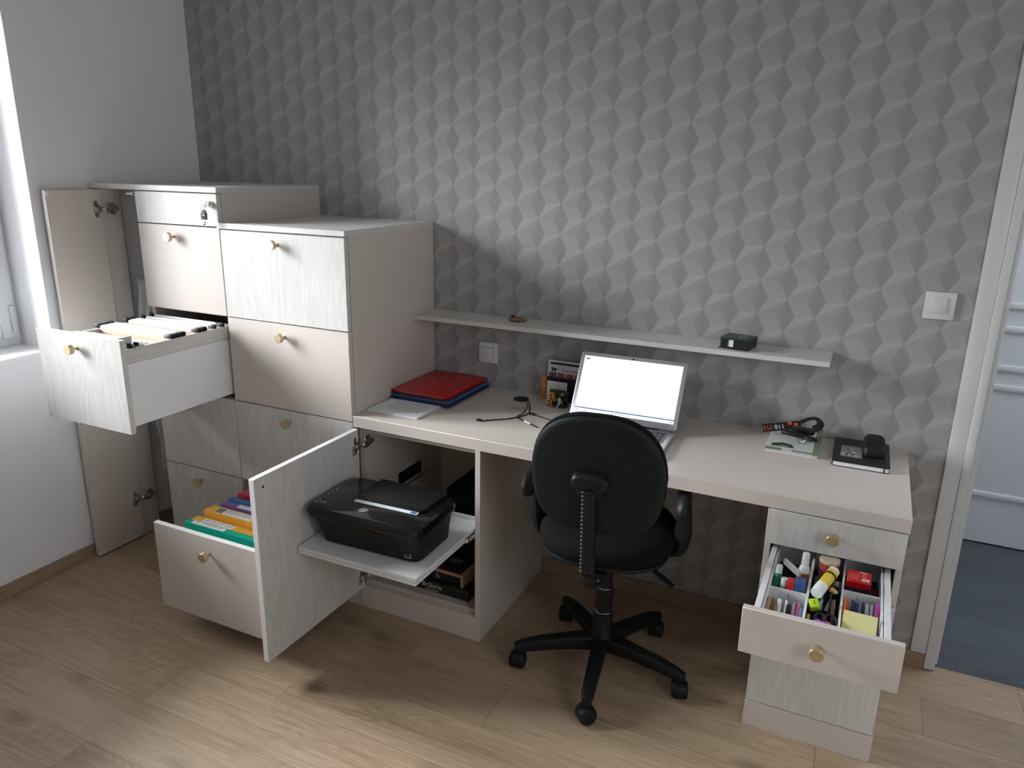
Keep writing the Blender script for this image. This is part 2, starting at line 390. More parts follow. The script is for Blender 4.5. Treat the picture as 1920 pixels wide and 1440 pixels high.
# hall door: white panelled leaf
b = MB(); dx0, dx1, dy = 1.76, 2.59, 1.105
b.box(dx0, dx1, dy, dy+.02, .006, 2.04, trimw, .002)
mg = lambda x0, x1, z0, z1: (b.box(x0, x1, dy-.008, dy+.002, z0, z1, trimw, .006, 2), b.box(x0+.035, x1-.035, dy-.004, dy+.002, z0+.035, z1-.035, trimw, .003))
for z0, z1 in ((.13, .22), ):
    pass
for x0, x1 in ((dx0+.11, dx1-.11),):
    for z0, z1 in ((.222, .738), (.795, .990), (1.060, 1.9)):
        w_ = .028
        b.box(x0, x1, dy-.009, dy+.002, z0, z0+w_, trimw, .005, 2); b.box(x0, x1, dy-.009, dy+.002, z1-w_, z1, trimw, .005, 2)
        b.box(x0, x0+w_, dy-.009, dy+.002, z0+w_, z1-w_, trimw, .005, 2); b.box(x1-w_, x1, dy-.009, dy+.002, z0+w_, z1-w_, trimw, .005, 2)
hd = b.obj('door_1'); struct(hd)
b = MB(); b.box(dx0-.02, dx0-.004, dy-.03, 1.15, 0, 2.06, trimw); b.box(dx1+.004, dx1+.04, dy-.03, 1.15, 0, 2.06, trimw); b.box(dx0-.02, dx1+.04, dy-.03, 1.15, 2.045, 2.1, trimw)
struct(b.obj('trim_2'))
# doorway casing on the wallpaper side
b = MB(); b.box(1.851, 1.897, -.012, 0, .052, 2.12, trimw, .0025, 2)
b.box(1.897, 1.922, -.017, .0, .004, 2.12, trimw, .003, 2)
b.box(1.922, 2.80, -.017, 0, 2.08, 2.14, trimw, .003); b.box(2.78, 2.85, -.012, 0, .0, 2.12, trimw, .0025)
struct(b.obj('trim_3'))
b = MB(); b.box(1.922, 1.930, -.012, .09, .004, 2.09, trimw, .001); b.box(1.930, 1.941, .025, .06, .004, 2.08, trimw, .002)
b.box(2.765, 2.78, -.0, .09, .004, 2.09, trimw); b.box(1.93, 2.78, 0, .09, 2.06, 2.08, trimw)
struct(b.obj('trim_4'))
# skirting boards
b = MB(); b.box(.506, 1.393, -.012, 0, 0, .062, basem, .0015); b.box(1.744, 1.897, -.012, 0, 0, .058, basem, .0015); struct(b.obj('baseboard_back'))
b = MB(); b.box(XL, XL+.012, YB, -.009, 0, .053, basemY, .0015); struct(b.obj('baseboard_left'))
b = MB(); b.box(XL+.013, XR, YB, YB+.012, 0, .062, basem, .0015); struct(b.obj('baseboard_front'))
# window-like frame added round the fill lamp, out of view on the right wall
w2 = bpy.data.objects.new('fill_lamp_frame', None); COL.objects.link(w2); w2.location = (XR, -2.1, .98); w2['kind'] = 'structure'
b = MB()
for y0, y1, z0, z1 in ((-2.62, -2.56, .94, 2.16), (-1.64, -1.58, .94, 2.16), (-2.56, -1.64, .94, 1.0), (-2.56, -1.64, 2.10, 2.16)): b.box(XR-.03, XR, y0, y1, z0, z1, pvc, .004, 2)
b.obj('window_frame', None, w2, w2.location)  # added frame bars on solid wall, no opening behind
# window: frame, sash, glass
win = bpy.data.objects.new('window_1', None); COL.objects.link(win); win.location = (XL-.20, (WY0+WY1)/2, WZ0); win['kind'] = 'structure'
off = win.location
b = MB(); wx = XL-.192
for y0, y1, z0, z1 in ((WY0, WY0+.045, WZ0, WZ1), (WY1-.045, WY1, WZ0, WZ1), (WY0+.045, WY1-.045, WZ0, WZ0+.04), (WY0+.045, WY1-.045, WZ1-.045, WZ1)):
    b.box(wx-.06, wx, y0, y1, z0, z1, pvc, .003, 2)
b.obj('window_frame', None, win, off)
b = MB(); sx = wx+.012; ym = (WY0+WY1)/2
for a0, a1 in ((WY0+.035, ym-.002), (ym+.002, WY1-.012)):
    for y0, y1, z0, z1 in ((a0, a0+.062, WZ0+.03, WZ1-.03), (a1-.062, a1, WZ0+.03, WZ1-.03), (a0+.062, a1-.062, WZ0+.03, WZ0+.095), (a0+.062, a1-.062, WZ1-.095, WZ1-.03)):
        b.box(sx-.055, sx, y0, y1, z0, z1, pvc, .006, 2)
sash = b.obj('window_sash', None, win, off)
b = MB()
b.cyl((sx+.006, WY1-.030, 1.00), (sx+.006, WY1-.030, 1.05), .006, m=trimw); b.cyl((sx+.006, WY1-.030, .945), (sx+.006, WY1-.030, .985), .006, m=trimw)
b.box(sx-.002, sx+.006, WY1-.036, WY1-.014, .945, 1.05, trimw, .002)
b.obj('hinge', None, win, off)
gl = bpy.data.materials.new('window_glass'); gl.use_nodes = True; n = gl.node_tree.nodes; n.clear()
oo = n.new('ShaderNodeOutputMaterial'); mx = n.new('ShaderNodeMixShader'); tr = n.new('ShaderNodeBsdfTransparent'); gs = n.new('ShaderNodeBsdfGlossy'); fr = n.new('ShaderNodeFresnel')
gs.inputs['Roughness'].default_value = .02; fr.inputs[0].default_value = 1.45
gl.node_tree.links.new(fr.outputs[0], mx.inputs[0]); gl.node_tree.links.new(tr.outputs[0], mx.inputs[1]); gl.node_tree.links.new(gs.outputs[0], mx.inputs[2]); gl.node_tree.links.new(mx.outputs[0], oo.inputs[0])
b = MB(); b.box(sx-.03, sx-.026, WY0+.09, ym-.06, WZ0+.09, WZ1-.09, gl); b.box(sx-.03, sx-.026, ym+.06, WY1-.07, WZ0+.09, WZ1-.09, gl)
b.obj('pane', None, win, off)

# ------------------------------------------------------------ hardware
def knob_mesh():
    b = MB()
    b.lathe([(.0045, 0), (.0045, .016), (.0055, .018), (.0158, .019), (.0165, .020), (.0165, .0335), (.0155, .0345)], 32, brass, Rx(PI/2))
    b.lathe([(.008, 0), (.008, .0015), (.0045, .003)], 20, brass, Rx(PI/2))
    me = bpy.data.meshes.new('knob'); b.bm.to_mesh(me); b.bm.free(); me.materials.append(brass); me.set_sharp_from_angle(angle=.6); return me
KM = knob_mesh()
def knob(x, y, z, parent, off):
    o = bpy.data.objects.new('knob', KM); COL.objects.link(o); o.parent = parent; o.location = Vector((x, y, z))-Vector(off)
    o['label'] = 'round brass knob'; return o
def cup_hinge(parent, off, loc, mtx, name='hinge'):
    """plate on the door leaf, cup and arm running back to the side panel; local: door face is x=0, arm runs +y"""
    b = MB()
    b.box(0, .003, -.010, .010, -.031, .031, nickel, .001)
    b.box(0, .006, -.009, .004, -.029, -.017, nickel, .001); b.box(0, .006, -.009, .004, .017, .029, nickel, .001)
    b.lathe([(.0165, 0), (.0165, .006), (.013, .007)], 24, nickel, T(0, .006, 0) @ Ry(PI/2))
    b.box(.006, .016, -.004, .030, -.0065, .0065, nickel, .002)
    b.box(.010, .026, .022, .048, -.009, .009, nickel, .003, mtx=Matrix.Identity(4))
    b.box(.008, .022, .042, .088, -.0085, .0085, nickel, .002)
    b.box(.002, .010, .050, .080, -.022, .022, nickel, .002)
    b.lathe([(.003, 0), (.003, .002)], 12, chrome, T(.022, .055, 0) @ Ry(PI/2)); b.lathe([(.003, 0), (.003, .002)], 12, chrome, T(.022, .074, 0) @ Ry(PI/2))
    bmesh.ops.transform(b.bm, matrix=T(*loc) @ mtx, verts=b.bm.verts)
    o = b.obj(name, None, parent, off); return o
FT = .019   # board thickness
def front(x0, x1, z0, z1, m, y=YF, g=.0019, edge=None):
    b = MB(); b.box(x0+g, x1-g, y, y+FT, z0+g, z1-g, m, .0008); return b

xA, xAB, zs = -.9647, -.5481, (1.4868, 1.3679, 1.0465, .7257, .4028, .085)
# ------------------------------------------------------------ cabinet A (file cabinet column)
LA = (-.756, YF/2, 0)
A = thing('drawer_cabinet', LA, 'taller narrow drawer cabinet with a key lock and an open file drawer', 'cabinet')
b = MB()
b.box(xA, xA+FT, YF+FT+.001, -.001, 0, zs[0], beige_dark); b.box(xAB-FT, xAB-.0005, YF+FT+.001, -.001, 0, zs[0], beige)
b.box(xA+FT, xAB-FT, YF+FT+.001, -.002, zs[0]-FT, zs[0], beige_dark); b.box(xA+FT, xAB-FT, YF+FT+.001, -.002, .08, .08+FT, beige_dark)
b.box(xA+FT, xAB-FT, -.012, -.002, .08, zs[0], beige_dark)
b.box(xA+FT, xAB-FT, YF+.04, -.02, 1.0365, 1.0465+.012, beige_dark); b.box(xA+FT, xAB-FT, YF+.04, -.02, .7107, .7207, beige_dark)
b.obj('body', None, A, LA)
b = MB(); b.box(xA, xAB, YF+.001, YF+FT, 0, .0835, beige, .0008); b.obj('plinth', None, A, LA)
d = front(xA, xAB, zs[1], zs[0]-.002, oakZ).obj('drawer', None, A, LA)
b = MB(); lx, lz = -.578, 1.4475
b.lathe([(.0125, 0), (.0125, .004), (.0110, .006), (.0100, .018), (.0090, .019)], 24, chrome, T(lx, YF, lz) @ Rx(PI/2))
b.box(lx-.0165, lx-.0005, YF-.021, YF-.013, lz-.0085, lz+.0085, chrome, .002)
b.obj('lock', None, d, LA)
d = front(xA, xAB, zs[2], zs[1], beige).obj('drawer', None, A, LA); knob(-.781, YF, 1.325, d, LA)
d = front(xA, xAB, zs[4], zs[3], oakZ).obj('drawer', None, A, LA); knob(-.775, YF, .672, d, LA)
d = front(xA, xAB, zs[5], zs[4], grain('pale_oak_low', 'z', G0, G1, seed=1.7)).obj('drawer', None, A, LA); knob(-.771, YF, .350, d, LA)
# open file drawer
yo = -1.0
b = front(xA, xAB, zs[3]+.001, zs[2]-.001, oakZ, y=yo)
for xx in (-.946, -.580):
    b.box(xx, xx+.010, yo+FT, -.50, .744, .957, white_drawer, .001)
b.box(-.936, -.580, yo+FT, -.50, .744, .752, white_drawer); b.box(-.936, -.580, -.505, -.50, .752, .955, white_drawer)
d = b.obj('drawer', None, A, LA); knob(-.762, yo, .997, d, LA)
b = MB()
for xx in (-.946, -.582): b.box(xx, xx+.012, yo+FT, -.50, .9575, 1.006, oakY, .001)
b.box(-.934, -.582, -.515, -.503, .9575, 1.006, oakX, .001)
b.obj('side_rail', None, d, LA)
b = MB(); b.box(-.640, -.574, yo+FT, yo+FT+.002, .985, 1.036, nickel); b.box(-.606, -.594, yo+FT+.002, yo+FT+.060, 1.016, 1.0415, beige, .001)
b.box(-.600, -.560, yo+FT+.045, yo+FT+.078, 1.0085, 1.0115, nickel); b.obj('bracket', None, d, LA)
# key in the lock with its ring
K = thing('key', (lx-.008, YF-.026, lz-.03), 'small key with black plastic head hanging from the cabinet lock', 'key')
kb = MB(); kb.prism([(-.010, -.012), (.010, -.012), (.011, .002), (.007, .011), (0, .0135), (-.007, .011), (-.011, .002)], .003, blackp, Rx(PI/2), .0007)
kb.box(-.004, .004, -.0034, -.003, -.002, 0, white); kb.obj('key_head', None, K).location = (0, 0, -.004); K.scale = (1.35, 1.35, 1.35)
kb = MB(); kb.box(-.0035, .0035, -.0022, -.0008, -.030, -.012, chrome); kb.box(-.0055, .002, -.0022, -.0008, -.028, -.024, chrome); kb.box(-.001, .005, -.0022, -.0008, -.022, -.018, chrome); kb.obj('key_blade', None, K).location = (0, 0, -.003)
kb = MB(); kb.tube([(.006*math.cos(a), -.0015, .013+.009*math.sin(a)) for a in [2*PI*k/12 for k in range(13)]], .0007, 6, chrome, 3); kb.obj('key_ring', None, K)

# ------------------------------------------------------------ cabinet B
LB = (-.274, YF/2, 0)
B = thing('drawer_cabinet', LB, 'wide drawer cabinet with brass knobs standing at the left end of the desk', 'cabinet')
b = MB()
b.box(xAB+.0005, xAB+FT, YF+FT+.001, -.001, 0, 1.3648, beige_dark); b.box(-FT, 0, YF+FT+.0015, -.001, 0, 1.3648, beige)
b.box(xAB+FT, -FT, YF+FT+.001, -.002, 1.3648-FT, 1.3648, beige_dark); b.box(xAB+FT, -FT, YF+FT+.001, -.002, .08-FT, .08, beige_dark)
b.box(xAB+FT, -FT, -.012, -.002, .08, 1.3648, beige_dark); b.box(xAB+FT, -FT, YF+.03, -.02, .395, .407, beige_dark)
b.obj('body', None, B, LB)
b = MB(); b.box(xAB, .0, YF+.001, YF+FT, 0, .079, beige, .0008); b.obj('plinth', None, B, LB)
b = MB(); b.box(xAB-.012, .001, YF-.001, -.0005, 1.3648, 1.3839, oakX, .0008); b.obj('cabinet_top', None, B, LB)
d = front(xAB, 0, zs[2], 1.3625, grain('pale_oak_wide', 'z', G0, G1, seed=8.3)).obj('drawer', None, B, LB); knob(-.288, YF, 1.323, d, LB)
d = front(xAB, 0, zs[3], zs[2], beige).obj('drawer', None, B, LB); knob(-.284, YF, 1.000, d, LB)
d = front(xAB, 0, zs[4], zs[3], grain('pale_oak_wide_low', 'z', G0, G1, seed=4.4)).obj('drawer', None, B, LB); knob(-.284, YF, .679, d, LB)
yc = -.965
b = MB(); b.box(xAB+.0015, -.0015, yc, yc+FT, .0795, .4005, beige, .0008); b.box(xAB+.0015, -.0015, yc+.0005, yc+FT-.0005, .3999, .4012, edge_white)
for xx in (xAB+.024, -.034): b.box(xx, xx+.010, yc+FT, -.46, .095, .270, white_drawer, .001)
b.box(xAB+.034, -.034, yc+FT, -.46, .095, .103, white_drawer); b.box(xAB+.034, -.034, -.466, -.46, .103, .27, white_drawer)
d = b.obj('drawer', None, B, LB); knob(-.292, yc, .343, d, LB)

# board lying over the narrow unit and cabinet A
b = MB(); b.box(XL+.001, xAB+.012-.012, YF-.001, -.0005, 1.4870, 1.5065, oakX, .0008)
bmesh.ops.translate(b.bm, verts=b.bm.verts, vec=(.75, .28, -1.4870))
one('cabinet_top', b, (-.75, -.28, 1.4870), 'long pale wood board topping the tall cabinet, reaching the left wall', 'shelf board')

# ------------------------------------------------------------ narrow unit against the left wall
LN = (-1.09, YF/2, 0)
N_ = thing('narrow_cabinet', LN, 'tall narrow cupboard with opened beige door between left wall and drawer cabinet', 'cabinet')
b = MB(); b.box(-1.205, -1.1875, YF+FT, -.445, .001, 1.4865, beige, .0006); b.obj('side_panel', None, N_, LN)
b = MB(); b.box(-1.1945, -1.1755, -.757, YF+FT-.002, .006, 1.4835, beige, .001)
b.box(-1.1755, -1.172, -.756, -.745, 1.462, 1.478, white, .001)
d = b.obj('door', None, N_, LN)
for z in (1.408, .186): cup_hinge(d, LN, (-1.1755, YF-.012, z), Matrix.Identity(4))
b = MB(); b.cyl((-1.000, YF-.004, 1.472), (xA-.001, YF-.004, 1.472), .004, m=white); b.box(-.975, xA-.001, YF-.008, YF+.03, 1.466, 1.478, white, .001); b.obj('door_damper', None, N_, LN)
# crumpled sheet hanging in the narrow cupboard
mb = MB(); bm = mb.bm; mb.mi(mat('pale_grey_cloth', (.42, .43, .42), .85, bump=.4, bscale=60)); nx, nz_ = 26, 40; G = []
for j in range(nz_+1):
    rowv = []
    for i in range(nx+1):
        u, v = i/nx, j/nz_
        x = -.065+.125*u; z = .84*v
        y = .5*.030*math.sin(u*17+2*math.sin(v*5))*(.6+.4*math.sin(v*9))+.022*noise.noise(Vector((u*5, v*9, 1)))
        rowv.append(bm.verts.new((x, y, z)))
    G.append(rowv)
for j in range(nz_):
    for i in range(nx): bm.faces.new((G[j][i], G[j][i+1], G[j+1][i+1], G[j+1][i])).smooth = True
sh = one('hanging_sheet', mb, (-1.035, -.470, .30), 'crumpled pale grey sheet hanging inside the narrow open cupboard', 'cloth')
so = sh.modifiers.new('thick', 'SOLIDIFY'); so.thickness = .004

# ------------------------------------------------------------ desk top
b = MB(); b.box(0, 1.7416, -.5527+.2763, .2758, 0, .0395, beige, .0012)
one('worktop', b, (.001, -.2763, .7105), 'long beige worktop running along the wallpapered wall', 'desk')
# ------------------------------------------------------------ printer cabinet
xc = .504; LC = (.255, YF/2, 0)
Cb = thing('printer_cabinet', LC, 'low beige cabinet with open door under the left part of the desk', 'cabinet')
b = MB(); x0 = .0115
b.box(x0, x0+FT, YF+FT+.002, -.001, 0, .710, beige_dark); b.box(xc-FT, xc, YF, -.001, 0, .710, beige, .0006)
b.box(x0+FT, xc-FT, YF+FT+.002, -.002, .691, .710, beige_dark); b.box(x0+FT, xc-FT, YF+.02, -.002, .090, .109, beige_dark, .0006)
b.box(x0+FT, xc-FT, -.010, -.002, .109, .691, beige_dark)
b.obj('body', None, Cb, LC)
b = MB(); b.box(x0-.009, xc-.001, YF-.0005, YF+.022, 0, .0898, beige, .0008); b.obj('plinth', None, Cb, LC)
b = MB(); b.box(.0055, .0245, -1.055, YF-.003, .088, .705, oakZ, .0006)
b.box(.0060, .0240, -1.0562, -1.0548, .0885, .7045, edge_white); b.box(.0060, .0240, -1.0545, YF-.0035, .7045, .7062, edge_white)
b.lathe([(.004, 0), (.004, .0012)], 16, blackp, T(.0245, -1.020, .672) @ Ry(PI/2))
d = b.obj('door', None, Cb, LC)
for z in (.650, .140): cup_hinge(d, LC, (.0245, YF-.030, z), Matrix.Identity(4))
b = MB(); b.box(.0305, .472, -.898, -.485, .3955, .420, white, .0008)
b.box(.0305, .472, -.8983, -.8979, .4072, .4078, ink); b.box(.4719, .4723, -.898, -.485, .4072, .4078, ink)
b.box(.0305, .472, -.485, -.473, .3955, .432, white, .0008)
ps = b.obj('pull_out_shelf', None, Cb, LC)
b = MB(); b.box(.4722, .4845, -.60, -.10, .398, .414, chrome, .001); b.obj('slide', None, ps, LC)
b = MB(); b.box(.0308, .0340, -.53, -.10, .385, .3950, nickel); b.obj('slide', None, ps, LC)
b = MB(); b.box(.4722, .482, -.525, -.49, .420, .440, chrome, .001); b.obj('slide_catch', None, ps, LC)
b = MB(); b.box(.031, .034, -.33, -.17, .405, .455, blackp, .001)
for k in range(5): b.lathe([(.004, 0), (.004, .001)], 12, chrome, T(.034, -.31+.024*k, .436) @ Ry(PI/2))
b.obj('slide_plate', None, Cb, LC)

# ------------------------------------------------------------ pedestal on the right
px0, px1 = 1.3945, 1.741; LP = (1.568, YF/2, 0)
P_ = thing('drawer_pedestal', LP, 'small drawer pedestal with open stationery drawer under the right end of the desk', 'cabinet')
b = MB(); y0 = YF+FT+.001
b.box(px0, px0+.016, y0, -.001, 0, .710, beige, .0006); b.box(px1-.016, px1, y0, -.001, 0, .710, beige, .0006)
b.box(px0+.016, px1-.016, y0, -.002, .694, .710, beige_dark); b.box(px0+.016, px1-.016, y0, -.002, .085, .101, beige_dark); b.box(px0+.016, px1-.016, -.010, -.002, .101, .694, beige_dark)
b.obj('body', None, P_, LP)
b = MB(); b.box(px0, px1, YF+.0005, YF+FT, 0, .0865, beige, .0008); b.obj('plinth', None, P_, LP)
d = front(px0, px1, .6035, .7095, grain('pale_oak_small', 'z', G0, G1, seed=2.2)).obj('drawer', None, P_, LP); knob(1.566, YF, .663, d, LP)
front(px0, px1, .0875, .487, grain('pale_oak_deep', 'z', G0, G1, seed=6.2)).obj('drawer', None, P_, LP)
yp = -.9158
b = MB(); b.box(px0+.001, px1-.001, yp, yp+FT, .4875, .6070, beige, .0012)
for xx in (1.4165, 1.7005): b.box(xx, xx+.0145, yp+FT, -.44, .500, .586, white, .001)
b.box(1.431, 1.7005, yp+FT, -.44, .496, .502, blackm)
b.box(1.431, 1.7005, -.446, -.44, .502, .58, white)
d = b.obj('drawer', None, P_, LP); knob(1.567, yp, .551, d, LP)
b = MB(); ty0, ty1 = yp+FT+.001, -.447
b.box(1.4325, 1.4375, ty0, ty1, .502, .582, white); b.box(1.6935, 1.6985, ty0, ty1, .502, .582, white)
b.box(1.5245, 1.5305, ty0, ty1, .502, .580, white); b.box(1.6035, 1.6080, ty0, ty1, .502, .580, white)
b.box(1.4375, 1.5245, -.730, -.725, .502, .573, white); b.box(1.6080, 1.6935, -.664, -.659, .502, .573, white)
b.box(1.4835, 1.4843, -.7308, -.730, .535, .566, ink); b.box(1.6405, 1.6413, -.6648, -.664, .535, .566, ink)
b.obj('divider_tray', None, d, LP)
# ------------------------------------------------------------ wall shelf
b = MB(); b.box(0, 1.486, -.1516/2, .1516/2, 0, .0165, oakX, .0006)
one('wall_shelf', b, (.0015, -.0763, 1.0235), 'long shallow pale wood shelf fixed to the wallpapered wall above the desk', 'shelf')

# ------------------------------------------------------------ switches
def switch(x, z, label, left):
    t = thing('light_switch', (x, -.0, z), label, 'switch')
    b = MB(); b.box(-.041, .041, -.009, -.0005, -.041, .041, trimw, .002, 2)
    if left:
        b.box(-.0225, .0225, -.0095, -.009, .0205, .0215, ink); b.box(.0215, .0225, -.0095, -.009, -.0215, .0205, ink)
    b.obj('plate', None, t)
    b = MB()
    if left: b.box(-.0225, .0205, -.0115, -.009, -.0225, .0200, trimw, .001, 2)
    else: b.box(-.026, .018, -.0135, -.009, -.021, .027, trimw, .0015, 2)
    b.obj('rocker', None, t)
switch(.250, .890, 'white square wall switch under the shelf beside the drawer cabinet', True)
switch(1.760, 1.2155, 'white square wall switch on the wallpaper next to the door frame', False)

# ------------------------------------------------------------ hanging files
tan = mat('tan_card', (.62, .43, .30), .75, bump=.2, bscale=120)
def hanging_file(papers=True):
    t = thing('hanging_file', (0, 0, 0), '', 'file folder')
    b = MB(); w2 = .176
    b.box(-w2, w2, -.0052, -.0044, -.235, -.004, tan); b.box(-w2, w2, .0044, .0052, -.235, -.004, tan); b.box(-w2, w2, -.0052, .0052, -.236, -.235, tan)
    b.obj('folder_cover', None, t)
    b = MB(); b.box(-.165, .158, -.0040, -.0012, -.230, .0060, paperw); b.box(-.158, .150, -.0010, .0016, -.230, .0095, paperw); b.box(-.160, .165, .0018, .0040, -.230, .0030, paperw); b.obj('papers', None, t)
    for s_ in (-1, 1):
        b = MB(); b.box(s_*.184-.010, s_*.184+.010, -.0046, .0046, -.004, .0120, blackp, .0030, 2); b.box(s_*.181-.003, s_*.181+.003, -.0035, .0035, -.010, -.002, blackp); b.obj('hook', None, t)
    return t
hf0 = hanging_file(); first = True
for grp, lab, ys in (('two files nearest the drawer front', 'tan hanging file with black hook, one of the two right behind the file drawer front', (-.945, -.920)),
                     ('middle bunch of six hanging files', 'tan hanging file with white papers, one of the tight middle bunch in the file drawer', (-.785, -.774, -.763, -.752, -.741, -.730)),
                     ('four hanging files behind the middle bunch', 'tan hanging file with white papers, one of the four behind the middle bunch', (-.668, -.657, -.646, -.635))):
    for y in ys:
        if first: hf0.location = (-.763, y, 1.010); hf0['label'] = lab; hf0['group'] = grp; first = False
        else: dup(hf0, (-.763, y, 1.010), None, lab, grp)
del_g = dup(hf0, (-.763, -.592, 1.010), None, 'tan hanging file with white papers, alone near the cabinet opening')
del del_g['group']
o = dup(hf0, (-.763, -.553, 1.010), None, 'hindmost tan hanging file, half under the closed drawer above'); del o['group']

t = thing('paper_bundle', (-.760, -.860, .7525), 'loose white papers fanned between the front pair and the middle bunch of hanging files', 'papers')
b = MB()
for k in range(11): b.box(-.164+.004*math.sin(k*2.1), .160+.006*math.sin(k*1.3), -.046+k*.0092, -.0385+k*.0092, 0, .262-.0022*k+.003*math.sin(k*1.9), paperw, mtx=Rx(-.02))
b.obj('sheets', None, t)
# ------------------------------------------------------------ coloured box files
def scribble(b, x0, x1, y, z, n, h=.006, m=ink):
    """a line of illegible handwriting lying flat"""
    pts = []; x = x0; k = 0
    rnd = random.Random(int((x0+y)*9999))
    while x < x1:
        pts.append((x, y+rnd.uniform(-h/2, h/2), z)); x += rnd.uniform(.0022, .005)
    for i in range(0, len(pts)-2, 6): b.tube(pts[i:i+5], .0006, 4, m, 2)
def box_file(col, x, y, wd, ztop, lab, labx, lw, dark=False, lines=1):
    t = thing('box_file', (x+.165, y, .103), lab, 'file box'); H = ztop-.103
    m = mat('card_'+lab.split()[0]+str(round(y*1000)), col, .35)
    b = MB(); b.box(-.165, .165, -wd/2, wd/2, 0, H, m, .0015, 2)
    b.box(-.1652, .1652, -wd/2-.0004, wd/2+.0004, H-.028, H-.0275, m)
    b.obj('box', None, t)
    b = MB(); lz = H+.0004
    b.box(labx-lw/2, labx+lw/2, -wd*.34, wd*.34, H, lz, paperw)
    if dark: b.box(labx-lw/2+.003, labx-lw/2+.036, -wd*.30, wd*.30, lz, lz+.0003, mat('grey_print', (.18, .18, .18), .6))
    for q in range(lines):
        scribble(b, labx-lw/2+(.045 if dark else .012), labx+lw/2-.008, wd*.16-q*.009, lz+.0004, 20)
    b.obj('label', None, t)
    return t
box_file((.0, .40, .27), -.487, -.878, .026, .3850, 'green box file nearest the drawer front in the open bottom drawer', -.06, .15)
box_file((.80, .42, .05), -.489, -.842, .036, .3780, 'yellow box file with handwritten label directly behind the green box file', -.05, .14, lines=2)
box_file((.85, .40, .04), -.478, -.786, .052, .3950, 'thicker yellow box file with grey printed label in front of the purple one', -.04, .17, True, 2)
box_file((.17, .09, .34), -.462, -.733, .034, .3980, 'purple box file between the yellow and the blue box files', .0, .18)
box_file((.02, .14, .36), -.466, -.695, .030, .3980, 'blue box file between the purple and the red box files', .02, .16)
box_file((.45, .015, .03), -.458, -.636, .064, .4050, 'wide dark red box file behind the blue one', -.02, .14, True, 1)
box_file((.62, .02, .03), -.436, -.572, .045, .4100, 'bright red box file furthest back in the open bottom drawer', .0, .14)

# ------------------------------------------------------------ paper and folders on the desk
t = thing('paper_stack', (.117, -.332, .75), 'stack of printed white papers on the desk, partly under the folders', 'papers', rz=-.02)
b = MB()
for k in range(5): b.box(-.105, .105, -.1485, .1485, k*.0014, k*.0014+.0011, paperw, mtx=Rz(.008*math.sin(k*2.3)) @ T(.001*math.cos(k*3), 0, 0))
b.obj('sheets', None, t)
b = MB(); g_ = mat('grey_print', (.18, .18, .18), .6)
for k in range(9): b.box(-.06, .085-(.02 if k % 3 == 2 else 0), -.11+k*.011, -.1085+k*.011, .0067, .0070, g_)
b.obj('printed_lines', None, t)
redm = mat('red_plastic_folder', (.50, .010, .012), .38); bluem = mat('blue_plastic_folder', (.025, .07, .20), .35); lbl = mat('pale_blue_folder', (.16, .26, .48), .35)
def folder(name, loc, rz, m, lab, th=.006, tilt=0, cat='folder', cw=.24, cd=.315):
    t = thing(name, loc, lab, cat, rz=rz)
    b = MB(); b.box(-cw/2, cw/2, -cd/2, cd/2, 0, .0012, m, .0004); b.box(-cw/2, cw/2, -cd/2, cd/2, th-.0012, th, m, .0004)
    b.box(-cw/2, -cw/2+.0012, -cd/2, cd/2, 0, th, m); b.obj('cover', None, t)
    b = MB(); b.box(-.103, .100, -.145, .145, .0014, th-.0014, paperw); b.obj('sheets', None, t)
    return t
folder('document_folder', (.136, -.170, .7575), .0, bluem, 'dark blue plastic folder at the bottom of the folder pile', .009, cw=.25, cd=.325)
folder('document_folder', (.136, -.166, .7668), -.02, lbl, 'pale blue plastic folder just under the dark blue and red ones', .006)
folder('document_folder', (.128, -.163, .7730), .015, bluem, 'dark blue plastic folder directly under the red folder', .006)
t = thing('document_folder', (.128, -.166, .7793), 'bright red plastic folder on top of the folder pile on the desk', 'folder', rz=-.012)
b = MB(); b.prism(rrect(.245, .318, .010), .0014, redm, bev=.0004); b.prism(rrect(.245, .318, .010), .0014, redm, T(0, 0, .0075), bev=.0004)
b.box(-.1225, -.1205, -.15, .15, 0, .0088, redm); b.box(-.06, .06, .1585, .166, .0070, .0084, redm); b.obj('cover', None, t)
b = MB(); b.box(-.105, .105, -.148, .150, .0016, .0072, paperw); b.obj('sheets', None, t)

# ------------------------------------------------------------ microphone with its cable
t = thing('desk_microphone', (.500, -.232, .75), 'small black disc microphone on a thin neck with tangled cable, left of the laptop', 'microphone')
o0 = Vector((.500, -.232, .75))
b = MB(); b.lathe([(.006, 0), (.024, .001), (.0285, .003), (.0285, .0055), (.025, .008), (.01, .009)], 32, blackp, T(-.006, .010, .040)); b.obj('microphone_head', None, t)
b = MB()
b.tube([(.020, .005, .045), (.030, .0, .040), (.034, -.004, .022), (.038, -.010, .004), (.044, -.012, .0032)], .0028, 8, blackp)
b.tube([(.016, -.002, .044), (.028, -.010, .030), (.022, -.030, .008), (.012, -.060, .003), (.040, -.085, .0025), (.075, -.105, .0025), (.120, -.130, .0025)], .0021, 8, blackp)
b.tube([(.036, -.006, .010), (.034, -.020, .004), (.018, -.06, .0025), (-.010, -.100, .0022), (-.050, -.135, .0022), (-.075, -.158, .0025)], .0021, 8, blackp)
b.tube([(.044, -.012, .003), (.075, -.020, .0025), (.105, -.030, .0025), (.16, -.045, .0025), (.19, -.02, .0025)], .0021, 8, blackp)
b.obj('cable', None, t)
b = MB(); b.tube([(.040, -.008, .004), (.054, -.014, .004), (.066, -.018, .004)], .005, 10, blackp, radii=[.002, .0055, .002]); b.obj('cable_junction', None, t)
